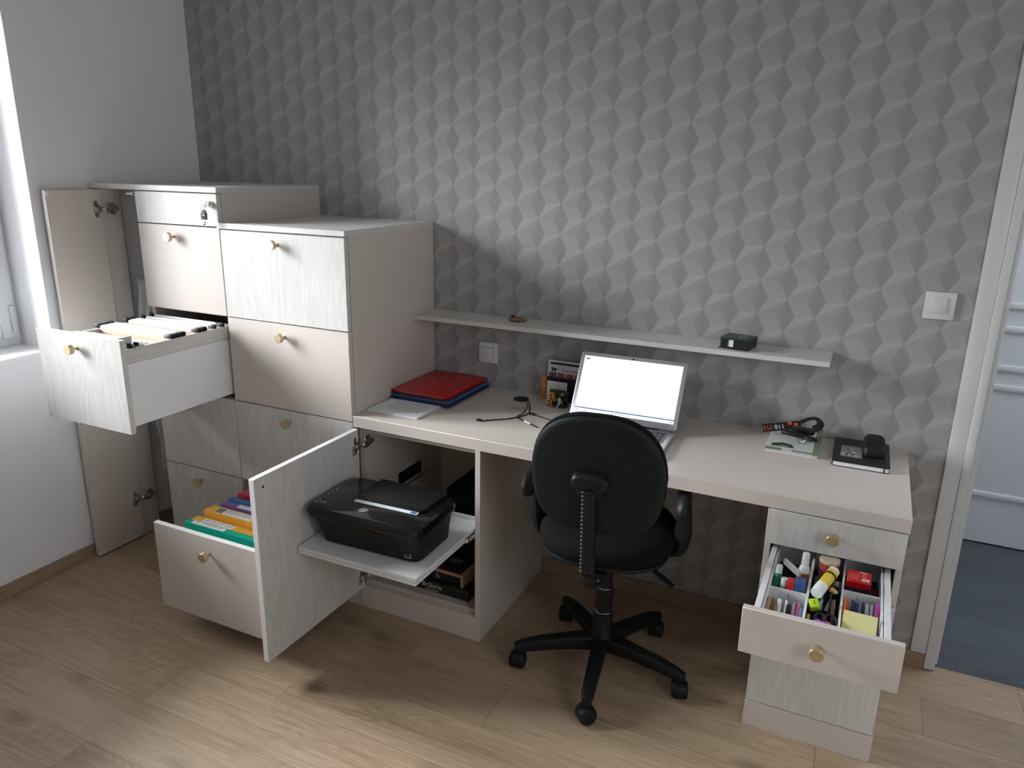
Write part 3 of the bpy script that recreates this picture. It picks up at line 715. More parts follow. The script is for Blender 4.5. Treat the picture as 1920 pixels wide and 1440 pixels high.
b = MB(); b.box(-.095, -.075, -.166, -.156, .0005, .008, blackp, .002, mtx=Matrix.Identity(4)); b.box(-.102, -.095, -.165, -.157, .002, .0065, chrome, .0005); b.obj('plug', None, t)
b = MB(); b.cyl((.055, -.094, .0035), (.085, -.111, .0035), .0028, m=paperw); b.obj('cable_tag', None, t)

# ------------------------------------------------------------ flyers, book and card holder behind the laptop
LEAN = Rx(-.08)
def lean(name, x0, x1, y, z1, th, m, lab, cat, extra=None, rz=0):
    t = thing(name, ((x0+x1)/2, y, .7505), lab, cat, rz=rz); w2 = (x1-x0)/2
    b = MB(); b.box(-w2, w2, -th/2, th/2, 0, z1-.75, m, mtx=LEAN); b.obj('sheet' if th < .004 else 'cover', None, t)
    if extra: extra(t, w2, z1-.75, th)
    return t
def flyer_print(t, w2, h, th):
    b = MB(); y = -th/2-.0003
    b.box(-w2+.008, w2-.004, y, -th/2, h-.016, h-.008, ink, mtx=LEAN)
    b.obj('header_bar', None, t)
    b = MB()
    cat_ = [(0, 0), (.003, 0), (.004, .006), (.012, .006), (.013, 0), (.016, 0), (.017, .007), (.019, .011), (.026, .014), (.027, .016), (.020, .014), (.015, .014), (.006, .014), (.003, .019), (.002, .017), (-.001, .019), (-.002, .014), (-.001, .010)]
    b.prism(cat_, .0004, ink, LEAN @ T(-w2+.016, y, h-.045) @ Rx(PI/2)); b.obj('cat_silhouette', None, t)
    b = MB(); b.text('Menus découverte', .0125, ink, LEAN @ T(-w2+.105, y-.0002, h-.036) @ Rx(PI/2)); b.obj('title', None, t)
    b = MB()
    for k, c in enumerate(((.16, .17, .19), (.45, .16, .17), (.45, .10, .09), (.17, .19, .21), (.45, .16, .17))):
        m = mat('flyer_tile'+str(k), c, .6)
        for r_ in range(3): b.box(-w2+.006+k*.0345, -w2+.036+k*.0345, y, -th/2, h-.070-r_*.03, h-.047-r_*.03, m, mtx=LEAN)
    b.obj('picture_tiles', None, t)
lean('menu_flyer', .508, .700, -.022, .896, .0012, paperw, 'white flyer with a black cat and coloured tiles leaning on the wall behind the laptop', 'flyer', flyer_print)
def book_print(t, w2, h, th):
    b = MB(); org = mat('orange_print', (.62, .22, .03), .5); y = -th/2-.0004
    b.box(-w2, -w2+.020, y, th/2+.0003, 0, h+.0003, org, mtx=LEAN); b.obj('spine_band', None, t)
    b = MB(); b.text('2023', .007, paperw, LEAN @ T(-w2+.011, y-.0003, h-.038) @ Rx(PI/2)); b.text('L', .008, paperw, LEAN @ T(-w2+.014, y-.0003, h-.047) @ Rx(PI/2)); b.obj('spine_text', None, t)
lean('booklet', .496, .660, -.045, .838, .006, mat('black_cover', (.012, .011, .012), .4), 'black booklet with an orange spine band standing in front of the cat flyer', 'booklet', book_print)
def leaf_print(t, w2, h, th):
    b = MB(); y = -th/2-.0003; pk = mat('pink_print', (.45, .12, .25), .6)
    for k in range(7): b.box(-w2+.004, -w2+.014, y, -th/2, h-.012-k*.009, h-.0095-k*.009, pk, mtx=LEAN)
    b.obj('printed_lines', None, t)
lean('leaflet', .528, .610, -.062, .806, .002, mat('plum_cover', (.085, .015, .045), .5), 'plum coloured leaflet standing in front of the black booklet', 'leaflet', leaf_print)
lean('card', .526, .606, -.066, .828, .0012, paperw, 'blank white card standing between the plum leaflet and the cow figurine', 'card')
lean('small_note', .540, .560, -.072, .804, .001, paperw, 'small white note standing beside the sunflowers of the figurine', 'note')
t = thing('cow_figurine_holder', (.590, -.108, .75), 'small card holder with sunflowers and a black and white cow, left of the laptop screen', 'figurine', rz=.05)
cream = mat('cow_white', (.62, .58, .52), .5); cowb = mat('cow_black', (.015, .013, .012), .5); leafg = mat('painted_leaves', (.05, .055, .02), .7, bump=.8, bscale=90)
sun = mat('sunflower_yellow', (.75, .38, .04), .6); brown = mat('flower_brown', (.09, .035, .012), .8)
b = MB(); b.box(-.036, .036, -.014, .016, 0, .008, leafg, .003, 2)
b.box(-.036, .036, .008, .014, .006, .060, leafg, .003, 2)
rnd = random.Random(3)
for k in range(26): b.sphere((rnd.uniform(-.034, .034), rnd.uniform(-.014, .006), rnd.uniform(.004, .050)), rnd.uniform(.004, .007), m=(leafg if k % 3 else brown), seg=8)
b.obj('holder', None, t)
b = MB(); b.sphere((.012, -.014, .018), .011, 1, .9, 1.15, cream); b.sphere((.013, -.018, .034), .0075, 1, 1, .9, cream); b.sphere((.013, -.025, .030), .0045, 1.2, .8, .8, cream)
b.sphere((.003, -.016, .037), .003, 1.6, .7, .7, cowb, 8); b.sphere((.023, -.016, .037), .003, 1.6, .7, .7, cowb, 8)
for x, z, r in ((.006, .021, .005), (.018, .015, .0055), (.009, .010, .004), (.017, .038, .0035), (.010, .040, .003)): b.sphere((x, -.0205 if z < .03 else -.0215, z), r, 1, .6, 1, cowb, 8)
b.cyl((.007, -.020, .012), (.004, -.022, .002), .003, m=cream); b.cyl((.017, -.020, .012), (.021, -.022, .002), .003, m=cowb)
b.sphere((.020, -.006, .048), .008, 1, .8, .8, cream, 12); b.sphere((.024, -.012, .050), .004, m=cowb, seg=8); b.obj('cow', None, t)
for x, z, r in ((-.018, .046, .010), (-.026, .022, .009), (-.008, .030, .007), (-.022, .008, .006)):
    b = MB()
    for k in range(10):
        a = 2*PI*k/10; b.sphere((x+r*.75*math.cos(a), -.019, z+r*.75*math.sin(a)), r*.34, 1, .5, 1, sun, 8)
    b.sphere((x, -.021, z), r*.5, 1, .6, 1, brown, 10); b.obj('sunflower', None, t)

# ------------------------------------------------------------ laptop
LT = thing('laptop', (.871, -.232, .75), 'open silver laptop with bright white screen on the desk in front of the office chair', 'laptop', rz=.028)
b = MB(); wl, dl = .372, .246
b.prism(rrect(wl, dl, .012), .012, silver, T(0, -dl/2+.006, .003), .002)
b.box(-.13, .13, -.004, .010, .009, .0165, blackp, .003)
for x in (-.15, .15):
    for y in (-.215, -.02): b.cyl((x, y, 0), (x, y, .0035), .006, m=blackp)
base = b.obj('base', None, LT)
b = MB(); kc = mat('navy_black_key', (.018, .022, .035), .45)
b.box(-.168, .168, -.122, -.018, .0151, .0153, mat('dark_key_well', (.10, .105, .12), .5))
for r_ in range(6):
    y = -.028-r_*.0175; kh = .0145 if r_ else .011
    x = -.166
    while x < .160:
        kw = .0165
        if r_ == 5 and -.08 < x < -.07: kw = .088
        if .088 < x < .106: x = .1075
        if x+kw > .169: break
        b.box(x, x+kw-.003, y-kh+.001, y, .0153, .0172, kc, .0008); x += kw+.0005
b.obj('keyboard', None, LT)
b = MB(); b.prism(rrect(.105, .072, .005), .0003, mat('touchpad', (.42, .43, .46), .3), T(-.03, -.178, .015)); b.obj('touchpad', None, LT)
tilt = math.atan2(.116, .197)
LM = T(0, .002, .012) @ Rx(-tilt)
b = MB(); HL = .236
b.prism(rrect(wl, HL, .010), .007, silver, LM @ T(0, 0, HL/2+.004) @ Rx(PI/2), .0018)
lid = b.obj('lid', None, LT)
b = MB()
b.lathe([(.0032, 0), (.0032, .0004)], 20, blackg, LM @ T(0, -.0071, HL-.005) @ Rx(PI/2)); b.obj('webcam', None, lid)
scr = mat('lit_screen', (.02, .02, .02), .3, emit=(.93, .97, 1.0), estr=1.25)
b = MB(); sw, s0, s1 = .345, .026, .226; fy = -.0072
b.box(-sw/2, sw/2, fy-.0002, fy, s0, s1, scr, mtx=LM)
dk = mat('screen_navy', (.01, .01, .012), .3, emit=(.03, .10, .30), estr=.9); gy = mat('screen_grey', (.02, .02, .02), .3, emit=(.75, .78, .80), estr=1.0)
dkk = mat('screen_black', (.01, .01, .01), .3, emit=(.02, .03, .05), estr=1)
b.box(-sw/2, sw/2, fy-.0005, fy-.0002, s0+.011, s0+.0145, dk, mtx=LM)
rnd = random.Random(5)
for x in (-.035, -.024, -.013, -.002, .009, .020, .052): b.lathe([(.0021, 0), (.0021, .0003)], 10, rnd.choice([dk, gy, dkk, dkk]), LM @ T(x, fy-.0002, s0+.0058) @ Rx(PI/2))
b.lathe([(.0021, 0), (.0021, .0003)], 10, dkk, LM @ T(-.163, fy-.0002, s0+.0055) @ Rx(PI/2)); b.lathe([(.0022, 0), (.0022, .0003)], 10, dkk, LM @ T(.163, fy-.0002, s0+.0055) @ Rx(PI/2))
b.box(-.166, -.153, fy-.0005, fy-.0002, s1-.013, s1-.0085, dkk, mtx=LM)
for x, z, w_ in ((-.11, s1-.006, .02), (.05, s1-.012, .03), (.085, s1-.012, .02), (.13, s1-.014, .014), (.05, s1-.022, .05), (.125, s1-.026, .028), (-.02, s1-.022, .004)):
    b.box(x, x+w_, fy-.0004, fy-.0002, z, z+.0008, gy, mtx=LM)
b.obj('screen', None, lid)

# ------------------------------------------------------------ things on the right part of the desk
t = thing('brochure', (1.414, -.118, .7505), 'white and green brochure with curled pages lying on the desk under the lanyard', 'brochure', rz=.0)
SL = Rx(.10)
grn = mat('green_print', (.17, .22, .13), .6); dkg = mat('dark_green_print', (.03, .05, .03), .6)
b = MB(); b.prism([(-.1, 0), (.1, .0), (.1, .0300), (-.1, .0075)], .150, mat('page_stack', (.62, .62, .60), .8), Matrix(((0, 0, 1, -.075), (1, 0, 0, 0), (0, 1, 0, 0), (0, 0, 0, 1)))); b.obj('pages', None, t)
b = MB(); th = math.atan2(.0225, .2); SL = T(0, 0, .0196) @ Rx(th)
b.box(-.078, .078, -.104, .102, 0, .0012, mat('brochure_cover', (.58, .60, .57), .5), mtx=SL)
b.box(-.078, -.030, -.104, -.085, .0012, .0016, grn, mtx=SL); b.box(.060, .078, -.104, .102, .0012, .0016, grn, mtx=SL); b.box(.0, .06, -.098, -.088, .0012, .0016, grn, mtx=SL)
b.box(.028, .060, .080, .098, .0017, .0020, dkg, mtx=SL)
b.prism([(-.068, 0), (-.066, .016), (-.035, .030), (-.008, .022), (0, 0)], .0004, dkg, SL @ T(.004, -.074, .0017)); b.text('memento', .007, paperw, SL @ T(-.026, -.067, .0023))
for k in range(5): b.box(.004, .05, .045-k*.014, .048-k*.014, .0016, .0018, mat('grey_print', (.18, .18, .18), .6), mtx=SL)
b.obj('cover', None, t)
# lanyard with keys
t = thing('lanyard', (1.384, -.082, .793), 'black lanyard band with white and orange number, resting on the brochure', 'lanyard')
band = mat('lanyard_black', (.010, .010, .011), .6); orp = mat('orange_red_print', (.75, .13, .03), .6)
b = MB(); BT = T(-.005, -.008, .006) @ Rz(.48) @ Ry(-.10) @ Rx(.85)
b.box(-.075, .050, -.014, .014, -.0008, .0008, band, .0003, mtx=BT)
b.obj('band', None, t)
b = MB(); b.tube([(.036, .012, .018), (.058, .030, .028), (.080, .036, .032), (.096, .026, .024), (.094, .008, .014), (.080, -.004, .008)], .010, 8, band, radii=[.012]*6, flat=.14)
b.obj('loop', None, t)
b = MB(); b.text('118', .022, paperw, BT @ T(-.020, 0, .0010) @ Rz(PI)); b.text('712', .020, orp, BT @ T(-.058, 0, .0010) @ Rz(PI)); b.obj('number', None, t)
b = MB(); b.box(.012, .024, -.006, .006, .0009, .0012, orp, mtx=BT @ Rz(.5)); b.box(.028, .040, -.005, .007, .0009, .0012, orp, mtx=BT); b.obj('orange_mark', None, t)
t = thing('key_bunch', (1.430, -.146, .7825), 'bunch of keys with black fob lying on the brochure below the lanyard', 'keys'); t.scale = (1.25, 1.25, 1.25)
b = MB(); b.prism(superell(.060, .030, 2.6, 28), .010, blackg, T(.004, .018, .012) @ Rz(-.35) @ Rx(.15), .003, 2, True); b.obj('fob', None, t)
b = MB(); b.prism(superell(.062, .022, 2.4, 28), .010, blackp, T(-.016, -.002, .006) @ Rz(-.25), .003, 2, True); b.prism(superell(.034, .018, 2.4, 24), .008, blackp, T(.026, -.018, .006) @ Rz(-.4), .002, 2, True); b.obj('strap', None, t)
b = MB(); b.tube([(.008+.012*math.cos(a), -.022+.010*math.sin(a), .008) for a in [2*PI*k/12 for k in range(13)]], .0009, 6, chrome, 3); b.obj('key_ring', None, t)
for k, a in enumerate((-1.9, -1.3)):
    b = MB(); b.box(0, .030, -.002, .002, .004, .0055, chrome, mtx=T(.010, -.028, 0) @ Rz(a)); b.lathe([(.007, 0), (.007, .0016)], 16, chrome, T(.010, -.030, .004+.0018*k)); b.obj('key', None, t)

t = thing('notebook', (1.610, -.134, .7502), 'black hardcover notebook with elastic band and grey picture under the computer mouse', 'notebook', rz=.01)
blk = mat('black_leatherette', (.008, .009, .011), .5)
b = MB(); b.prism(rrect(.158, .228, .008), .0016, blk, T(0, 0, 0), .0005); b.prism(rrect(.158, .228, .008), .0016, blk, T(0, 0, .0140), .0005)
b.box(-.079, -.0765, -.107, .107, 0, .0156, blk, .001); b.obj('cover', None, t)
b = MB(); b.box(-.0755, .0760, -.1115, .1115, .0017, .0139, paperw); b.obj('pages', None, t)
b = MB(); b.box(.062, .0655, -.1148, .1148, .0157, .0163, blackp); b.box(.062, .0655, -.1152, -.1144, .0, .0163, blackp); b.obj('elastic_band', None, t)
b = MB(); gp = mat('picture_grey', (.25, .25, .26), .45); b.box(-.058, .002, -.060, .040, .0157, .0161, gp)
rnd = random.Random(9)
for k in range(16): b.box(*(lambda x, y, s1, s2: (x, x+s1, y, y+s2))(rnd.uniform(-.055, -.012), rnd.uniform(-.055, .02), rnd.uniform(.004, .012), rnd.uniform(.004, .018)), .0161, .0163, mat('picture_tone'+str(k % 4), ((.12,)*3, (.45,)*3, (.3,)*3, (.6,)*3)[k % 4], .5))
b.obj('cover_picture', None, t)
t = thing('computer_mouse', (1.643, -.118, .7662), 'black computer mouse standing on the black notebook', 'mouse', rz=.02)
b = MB(); bm = bmesh.new(); seg = 32; rings = []
for j, (s_, z) in enumerate(((.86, 0), (1.0, .003), (1.0, .014), (.97, .022), (.88, .030), (.70, .0355), (.4, .038), (.12, .0385))):
    rings.append([bm.verts.new((x*s_, y*s_-(1-s_)*.012, 1.22*z*(1.08-.30*((y*s_+.055)/.11)) if z > .014 else z)) for x, y in superell(.066, .108, 4.2, seg)])
for r0, r1 in zip(rings, rings[1:]):
    for k in range(seg): bm.faces.new((r0[k], r0[(k+1) % seg], r1[(k+1) % seg], r1[k])).smooth = True
bm.faces.new(rings[0][::-1]); bm.faces.new(rings[-1]); bmesh.ops.rotate(bm, verts=bm.verts, cent=(0, 0, 0), matrix=Matrix.Rotation(PI, 3, 'Z')); b._merge(bm, blackp); b.obj('shell', None, t)
b = MB(); b.cyl((-.003, -.030, .024), (.003, -.030, .024), .007, m=blackp); b.obj('wheel', None, t)

# ------------------------------------------------------------ on the wall shelf
t = thing('memo_box', (1.205, -.083, 1.040), 'dark green memo paper box on the wall shelf', 'box', rz=-.16)
dg = mat('dark_green_board', (.012, .045, .040), .4); bk = mat('black_board', (.008, .010, .012), .45)
b = MB(); b.box(-.052, .045, -.045, .045, 0, .002, bk, .0005); b.box(-.046, -.0445, -.043, .043, .002, .031, bk); b.box(.0435, .045, -.045, .045, .002, .031, bk)
b.box(-.0445, -.022, -.043, -.0415, .002, .031, bk); b.box(-.004, .0435, -.043, -.0415, .002, .031, bk); b.box(-.022, -.004, -.043, -.0415, .002, .007, bk); b.box(-.0445, .0435, .0415, .043, .002, .031, bk); b.obj('tray', None, t)
b = MB(); b.box(-.0440, .0430, -.0405, .0410, .0021, .029, paperw); b.obj('notes', None, t)
b = MB(); b.box(-.050, .0455, -.046, .046, .0315, .0340, dg, .0006); b.tube([(.012+.012*math.cos(a), .006+.014*math.sin(a), .0342) for a in [2*PI*k/14 for k in range(12)]], .0008, 5, mat('gold_print', (.35, .40, .25), .5), 2)
for x, y in ((-.025, -.01), (-.02, .015), (-.005, .02), (.012, .006)): b.box(x, x+.008, y, y+.004, .0340, .0343, MATS['gold_print'])
b.obj('lid', None, t)
t = thing('pebble_ornament', (.402, -.066, 1.0400), 'flat brown pebble with a small red bead figure on the wall shelf', 'ornament', rz=.25)
b = MB(); b.sphere((0, 0, .0085), .036, 1, .55, .235, mat('brown_pebble', (.20, .14, .085), .7, bump=.3, bscale=80), 24); b.obj('pebble', None, t)
b = MB(); b.sphere((-.018, -.002, .0205), .0075, 1.15, .9, .75, mat('dark_red_glaze', (.18, .02, .015), .3), 14); b.obj('bead', None, t)

# ------------------------------------------------------------ printer
PR = thing('printer', (.250, -.735, .4202), 'black inkjet printer and scanner standing on the pulled-out shelf', 'printer', rz=.03)
def loft(rings, m):
    bm = bmesh.new(); R = [[bm.verts.new(p) for p in r] for r in rings]; n_ = len(R[0])
    for r0, r1 in zip(R, R[1:]):
        for k in range(n_): bm.faces.new((r0[k], r0[(k+1) % n_], r1[(k+1) % n_], r1[k])).smooth = True
    bm.faces.new(R[0][::-1]); bm.faces.new(R[-1]); return bm
def ring(w_, d_, r, cy, z): return [(x, y+cy, z) for x, y in rrect(w_, d_, r, 6)]
b = MB(); b._merge(loft([ring(.355, .205, .03, .015, 0), ring(.368, .215, .034, .012, .006), ring(.380, .228, .036, .006, .05), ring(.400, .250, .04, -.004, .098), ring(.405, .256, .04, -.005, .104)], blackp), blackp)
b.obj('body', None, PR)
b = MB(); b._merge(loft([ring(.402, .252, .045, -.006, .104), ring(.424, .276, .050, -.010, .110), ring(.428, .280, .050, -.010, .122), ring(.418, .270, .048, -.008, .134), ring(.398, .252, .045, -.006, .139)], blackg), blackg)
b.obj('lid', None, PR)
b = MB(); b.box(-.085, .165, -.020, .125, .139, .150, blackp, .004, 2); b.box(-.078, .158, -.030, .03, .139, .147, blackp, .004, 2); b.obj('scanner_panel', None, PR)
b = MB(); b.box(-.080, .150, -.048, -.030, .1392, .1402, mat('strip_white', (.80, .84, .90), .3)); b.box(.126, .146, -.046, -.032, .1402, .1405, mat('strip_blue', (.05, .15, .4), .4)); b.obj('white_strip', None, PR)  # plain white strip with a blue end patch
b = MB(); b.lathe([(.0115, 0), (.0115, .0010), (.011, .0013)], 32, chrome, T(-.015, -.088, .1390) @ Matrix.Diagonal((1.35, 1.2, 1, 1))); b.lathe([(.0100, 0), (.0100, .0004)], 32, mat('logo_grey', (.25, .26, .28), .4), T(-.015, -.088, .1402) @ Matrix.Diagonal((1.35, 1.2, 1, 1))); b.text('hp', .018, chrome, T(-.015, -.0885, .1408)); b.obj('logo_badge', None, PR)
b = MB()
for k in range(6): b.lathe([(.0036, 0), (.0032, .0020)], 12, chrome, T(-.188, -.100+k*.022, .1375))
b.obj('buttons', None, PR)
b = MB(); b.box(-.178, -.150, -.105, -.083, .1385, .1398, mat('small_display', (.10, .10, .10), .3), .0006); b.obj('display', None, PR)
b = MB(); b.box(-.02, .085, -.1262, -.118, .094, .0985, blackg, .001, mtx=T(0, -.004, 0)); b.tube([(.120, -.0965, .010), (.121, -.1025, .03), (.122, -.1080, .05), (.118, -.1262, .092)], .0008, 5, blackg); b.obj('output_slot', None, PR)
b = MB(); fx, fz, fy_ = .150, .032, -.0985
for x0_, x1_, z0_, z1_ in ((-.011, .011, -.011, -.009), (-.011, .011, .009, .011), (-.011, -.009, -.009, .009), (.009, .011, -.009, .009), (-.006, .006, -.002, .0), (-.006, .006, .003, .005)):
    b.box(fx+x0_, fx+x1_, fy_-.004, fy_+.02, fz+z0_, fz+z1_, chrome, mtx=Matrix.Identity(4))
bmesh.ops.transform(b.bm, matrix=T(0, 0, 0), verts=b.bm.verts)
b.obj('front_badge', None, PR)
# black bag deep in the cabinet
b = MB(); b.prism(superell(.235, .36, 5, 36), .26, blackf, T(0, 0, 0), .03, 3, True); bmesh.ops.transform(b.bm, matrix=Matrix(((1, 0, 0, 0), (0, 0, -1, .13), (0, 1, 0, .18), (0, 0, 0, 1))), verts=b.bm.verts)
t = thing('black_bag', (.355, -.23, .110), 'black bag standing at the back of the printer cabinet', 'bag'); b.obj('bag_body', None, t)
b = MB(); b.tube([(-.04, 0, .345), (-.03, .0, .385), (.03, .0, .385), (.04, 0, .345)], .006, 8, blackf); b.obj('handle', None, t)
b = MB(); b.tube([(.090, .05, .02), (.085, .04, -.07), (.07, .0, -.13), (.045, -.03, -.17)], .003, 8, blackp); b.tube([(.090, .05, .02), (.06, .06, -.06), (.02, .03, -.14), (.03, 0, -.18)], .0022, 8, blackp)
b.tube([(.085, .055, .02), (.095, .05, -.05), (.105, .03, -.12)], .003, 8, blackp)
o = one('power_cable', b, (.355, -.20, .667), 'black power cables hanging behind the printer in the cabinet', 'cable')
# crates low in the cabinet
t = thing('coffee_box', (.314, -.428, .1092), 'flat black box lettered Brûlerie on the floor of the printer cabinet', 'box', rz=-.02)
b = MB(); b.box(-.120, .120, -.075, .075, 0, .040, bk, .002); b.obj('box', None, t)
b = MB(); b.text('Brûlerie', .026, mat('cream_print', (.60, .57, .50), .6), T(-.030, -.0756, .024) @ Rx(PI/2)); b.text('café compagnie', .009, MATS['cream_print'], T(-.030, -.0756, .0085) @ Rx(PI/2)); b.obj('lettering', None, t)
t = thing('wooden_tray_box', (.311, -.417, .1495), 'light wooden tray with a dark glossy picture standing on the black box', 'tray', rz=-.02)
wood = grain('beech', 'x', (.36, .20, .10), (.50, .30, .16), .5, seed=9)
b = MB(); b.box(-.095, .095, -.075, .075, .040, .048, wood, .001); b.box(.085, .095, -.075, .075, 0, .04, wood, .001); b.box(-.095, -.085, -.075, .075, 0, .04, wood, .001); b.box(-.085, .085, .065, .075, 0, .04, wood); b.obj('frame', None, t)
b = MB(); b.box(-.082, .082, -.066, .066, .048, .0495, mat('dark_gloss_picture', (.03, .022, .02), .15)); b.sphere((.02, .01, .049), .03, 1, .6, .05, mat('picture_grey2', (.16, .15, .15), .3), 16); b.obj('picture', None, t)
b = MB(); b.box(-.07, .07, -.06, .05, .001, .036, bk, .001); b.quad([(-.03, -.0605, .004), (-.005, -.0605, .004), (-.022, -.0605, .034)], mat('picture_grey2', (.16, .15, .15), .3)); b.obj('dark_insert', None, t)

# ------------------------------------------------------------ office chair
CH = thing('office_chair', (.923, -.4826, 0), 'black swivel office chair with armrests pushed up to the desk', 'chair', rz=math.radians(7))
base_a = [math.radians(a-7) for a in (-8, 64, 136, -152, -80)]
def leg_mesh():
    b = MB(); P = []
    prof = [(.020, .098, .046, .046), (.10, .098, .040, .040), (.20, .090, .036, .036), (.262, .080, .032, .032), (.288, .076, .022, .026)]
    bm = bmesh.new(); R = []
    for x, z, w_, h_ in prof: R.append([bm.verts.new((x, yy, z+zz)) for yy, zz in rrect(w_*1.15, h_*1.15, .010, 3)])
    n_ = len(R[0])
    for r0, r1 in zip(R, R[1:]):
        for k in range(n_): bm.faces.new((r0[k], r0[(k+1) % n_], r1[(k+1) % n_], r1[k])).smooth = True
    bm.faces.new(R[0][::-1]); bm.faces.new(R[-1]); bmesh.ops.recalc_face_normals(bm, faces=bm.faces[:]); b._merge(bm, blackp)
    b.cyl((.274, 0, .056), (.274, 0, .078), .013, m=blackp)
    me = bpy.data.meshes.new('leg'); b.bm.to_mesh(me); b.bm.free(); me.materials.append(blackp); me.set_sharp_from_angle(angle=.7); return me
LEG = leg_mesh()
def caster_mesh():
    b = MB()
    for s_ in (-1, 1): b.lathe([(.024, 0), (.0275, .002), (.0285, .006), (.0285, .015), (.024, .021), (.010, .0230)] if s_ < 0 else [(.010, -.0230), (.024, -.021), (.0285, -.015), (.0285, -.006), (.0275, -.002), (.024, 0)], 24, blackp, T(0, s_*.003, .0285) @ Rx(PI/2))
    b.box(-.022, .018, -.008, .008, .036, .060, blackp, .004, 2); b.lathe([(.022, -.014), (.0275, -.010), (.0295, 0), (.0275, .010), (.022, .014)], 24, blackp, T(0, 0, .0302) @ Rx(PI/2))
    me = bpy.data.meshes.new('caster'); b.bm.to_mesh(me); b.bm.free(); me.materials.append(blackp); me.set_sharp_from_angle(angle=.7); return me
CAS = caster_mesh()
rnd = random.Random(11)
for i, a in enumerate(base_a):
    o = bpy.data.objects.new('leg', LEG); COL.objects.link(o); o.parent = CH; o.rotation_euler = (0, 0, a)
    c = bpy.data.objects.new('caster', CAS); COL.objects.link(c); c.parent = o; c.location = (.276, 0, 0); c.rotation_euler = (0, 0, (2.0, .6, 2.6, 1.2, 2.2)[i])
b = MB(); b.lathe([(.030, .078), (.040, .082), (.042, .115), (.036, .128), (.033, .132), (.033, .215), (.0285, .2155), (.0285, .300), (.0245, .3005), (.0245, .430)], 32, blackp)
for z, r in ((.2155, .0332), (.3005, .0287)): b.lathe([(r, z-.0010), (r+.0004, z), (r, z+.0010)], 32, chrome)
b.obj('column', None, CH)
b = MB(); b.box(-.10, .10, -.11, .11, .425, .442, blackp, .006, 2); b.box(-.03, .03, -.235, -.08, .428, .442, blackp, .004, 2); b.obj('mechanism', None, CH)
b = MB(); b.tube([(.06, -.03, .430), (.12, -.05, .428), (.155, -.06, .420), (.195, -.075, .402), (.222, -.082, .388)], .006, 8, blackp, radii=[.004, .005, .009, .013, .012], flat=.45); b.obj('height_lever', None, CH)
def pad(cx, cy, w_, d_, z0, z1, e=2.8, m=blackf):
    zs_ = [(0, .84), (.10, .95), (.35, 1.0), (.65, .995), (.86, .94), (.97, .80), (1.0, .60)]
    return loft([[(cx+(x-cx)*s_, cy+(y-cy)*s_, z0+(z1-z0)*t_) for x, y in superell(w_, d_, e, 48, cx, cy)] for t_, s_ in zs_], m)
b = MB(); b._merge(pad(0, .02, .425, .43, .462, .535, 2.5), blackf); b.obj('seat', None, CH)
b = MB(); b.prism(superell(.40, .40, 2.8, 40, 0, .02), .014, blackp, T(0, 0, .452), .004, 2, True); b.obj('seat_shell', None, CH)
# backrest: plane leaning back
BM = T(.008, -.245, .615) @ Rx(.13)
def backpts(w_, h_, e):
    P = []
    for (xa, ya), (xb, yb) in zip(superell(w_, h_, 2.55, 56), superell(w_, h_, 3.7, 56)):
        x, y = (xa, ya) if ya > 0 else (xb, yb)
        k = 1-.06*max(0, -y)/(h_/2) - .06*max(0, y)/(h_/2)
        P.append((x*k, y+h_/2))
    return P
def curve_back(bm_, amt=.35):
    for v in bm_.verts: v.co.z += -amt*v.co.x*v.co.x
bm = bmesh.new(); R = []
for t_, s_ in ((0, .93), (.18, 1.0), (.55, 1.0), (.82, .95), (1, .78)):
    R.append([bm.verts.new((x*s_, (y-.175)*s_+.175, -.040*t_)) for x, y in backpts(.378, .356, 3.5)])
for r0, r1 in zip(R, R[1:]):
    n_ = len(r0)
    for k in range(n_): bm.faces.new((r0[k], r0[(k+1) % n_], r1[(k+1) % n_], r1[k])).smooth = True
bm.faces.new(R[0][::-1]); bm.faces.new(R[-1]); curve_back(bm)
XY = Matrix(((1, 0, 0, 0), (0, 0, -1, 0), (0, 1, 0, 0), (0, 0, 0, 1)))    # local x,y -> x,z ; local -z -> +y
b = MB(); b._merge(bm, blackf, BM @ XY); bmesh.ops.recalc_face_normals(b.bm, faces=b.bm.faces[:]); b.obj('backrest', None, CH)
bm = bmesh.new(); R = []
for t_, s_ in ((-.004, .955), (.0, .985), (.006, .985), (.011, .955), (.0125, .90), (.0125, .45), (.0125, .04)):
    R.append([bm.verts.new((x*s_, (y-.175)*s_+.175, t_)) for x, y in backpts(.378, .356, 3.5)])
for r0, r1 in zip(R, R[1:]):
    n_ = len(r0)
    for k in range(n_): bm.faces.new((r0[k], r0[(k+1) % n_], r1[(k+1) % n_], r1[k])).smooth = True
bm.faces.new(R[-1]); bm.faces.new(R[0][::-1]); curve_back(bm)
shellm = mat('black_shell_plastic', (.008, .0105, .0105), .5, spec=.22, bump=.25, bscale=1500)
b = MB(); b._merge(bm, shellm, BM @ XY); bmesh.ops.recalc_face_normals(b.bm, faces=b.bm.faces[:]); b.obj('back_shell', None, CH)
b = MB(); TB = BM @ T(-.012, -.022, .166)
bm = loft([[(x, yy, z) for x, z in rrect(.104*s_, .046*s_, .018*s_, 5)] for yy, s_ in ((.016, 1.0), (-.004, 1.0), (-.012, .93), (-.016, .8))], blackp)
b._merge(bm, blackp, TB); b.box(-.035, .035, -.012, .012, -.045, -.01, blackp, .006, 2, mtx=TB)
bmesh.ops.recalc_face_normals(b.bm, faces=b.bm.faces[:])
for x in (-.038, .038): b.lathe([(.0055, 0), (.0055, .001)], 16, blackm, TB @ T(x, -.0155, -.004) @ Rx(PI/2)); b.lathe([(.006, 0), (.0075, .0006), (.006, .0012)], 16, blackg, TB @ T(x, -.0150, -.004) @ Rx(PI/2))
b.obj('back_bracket', None, CH)
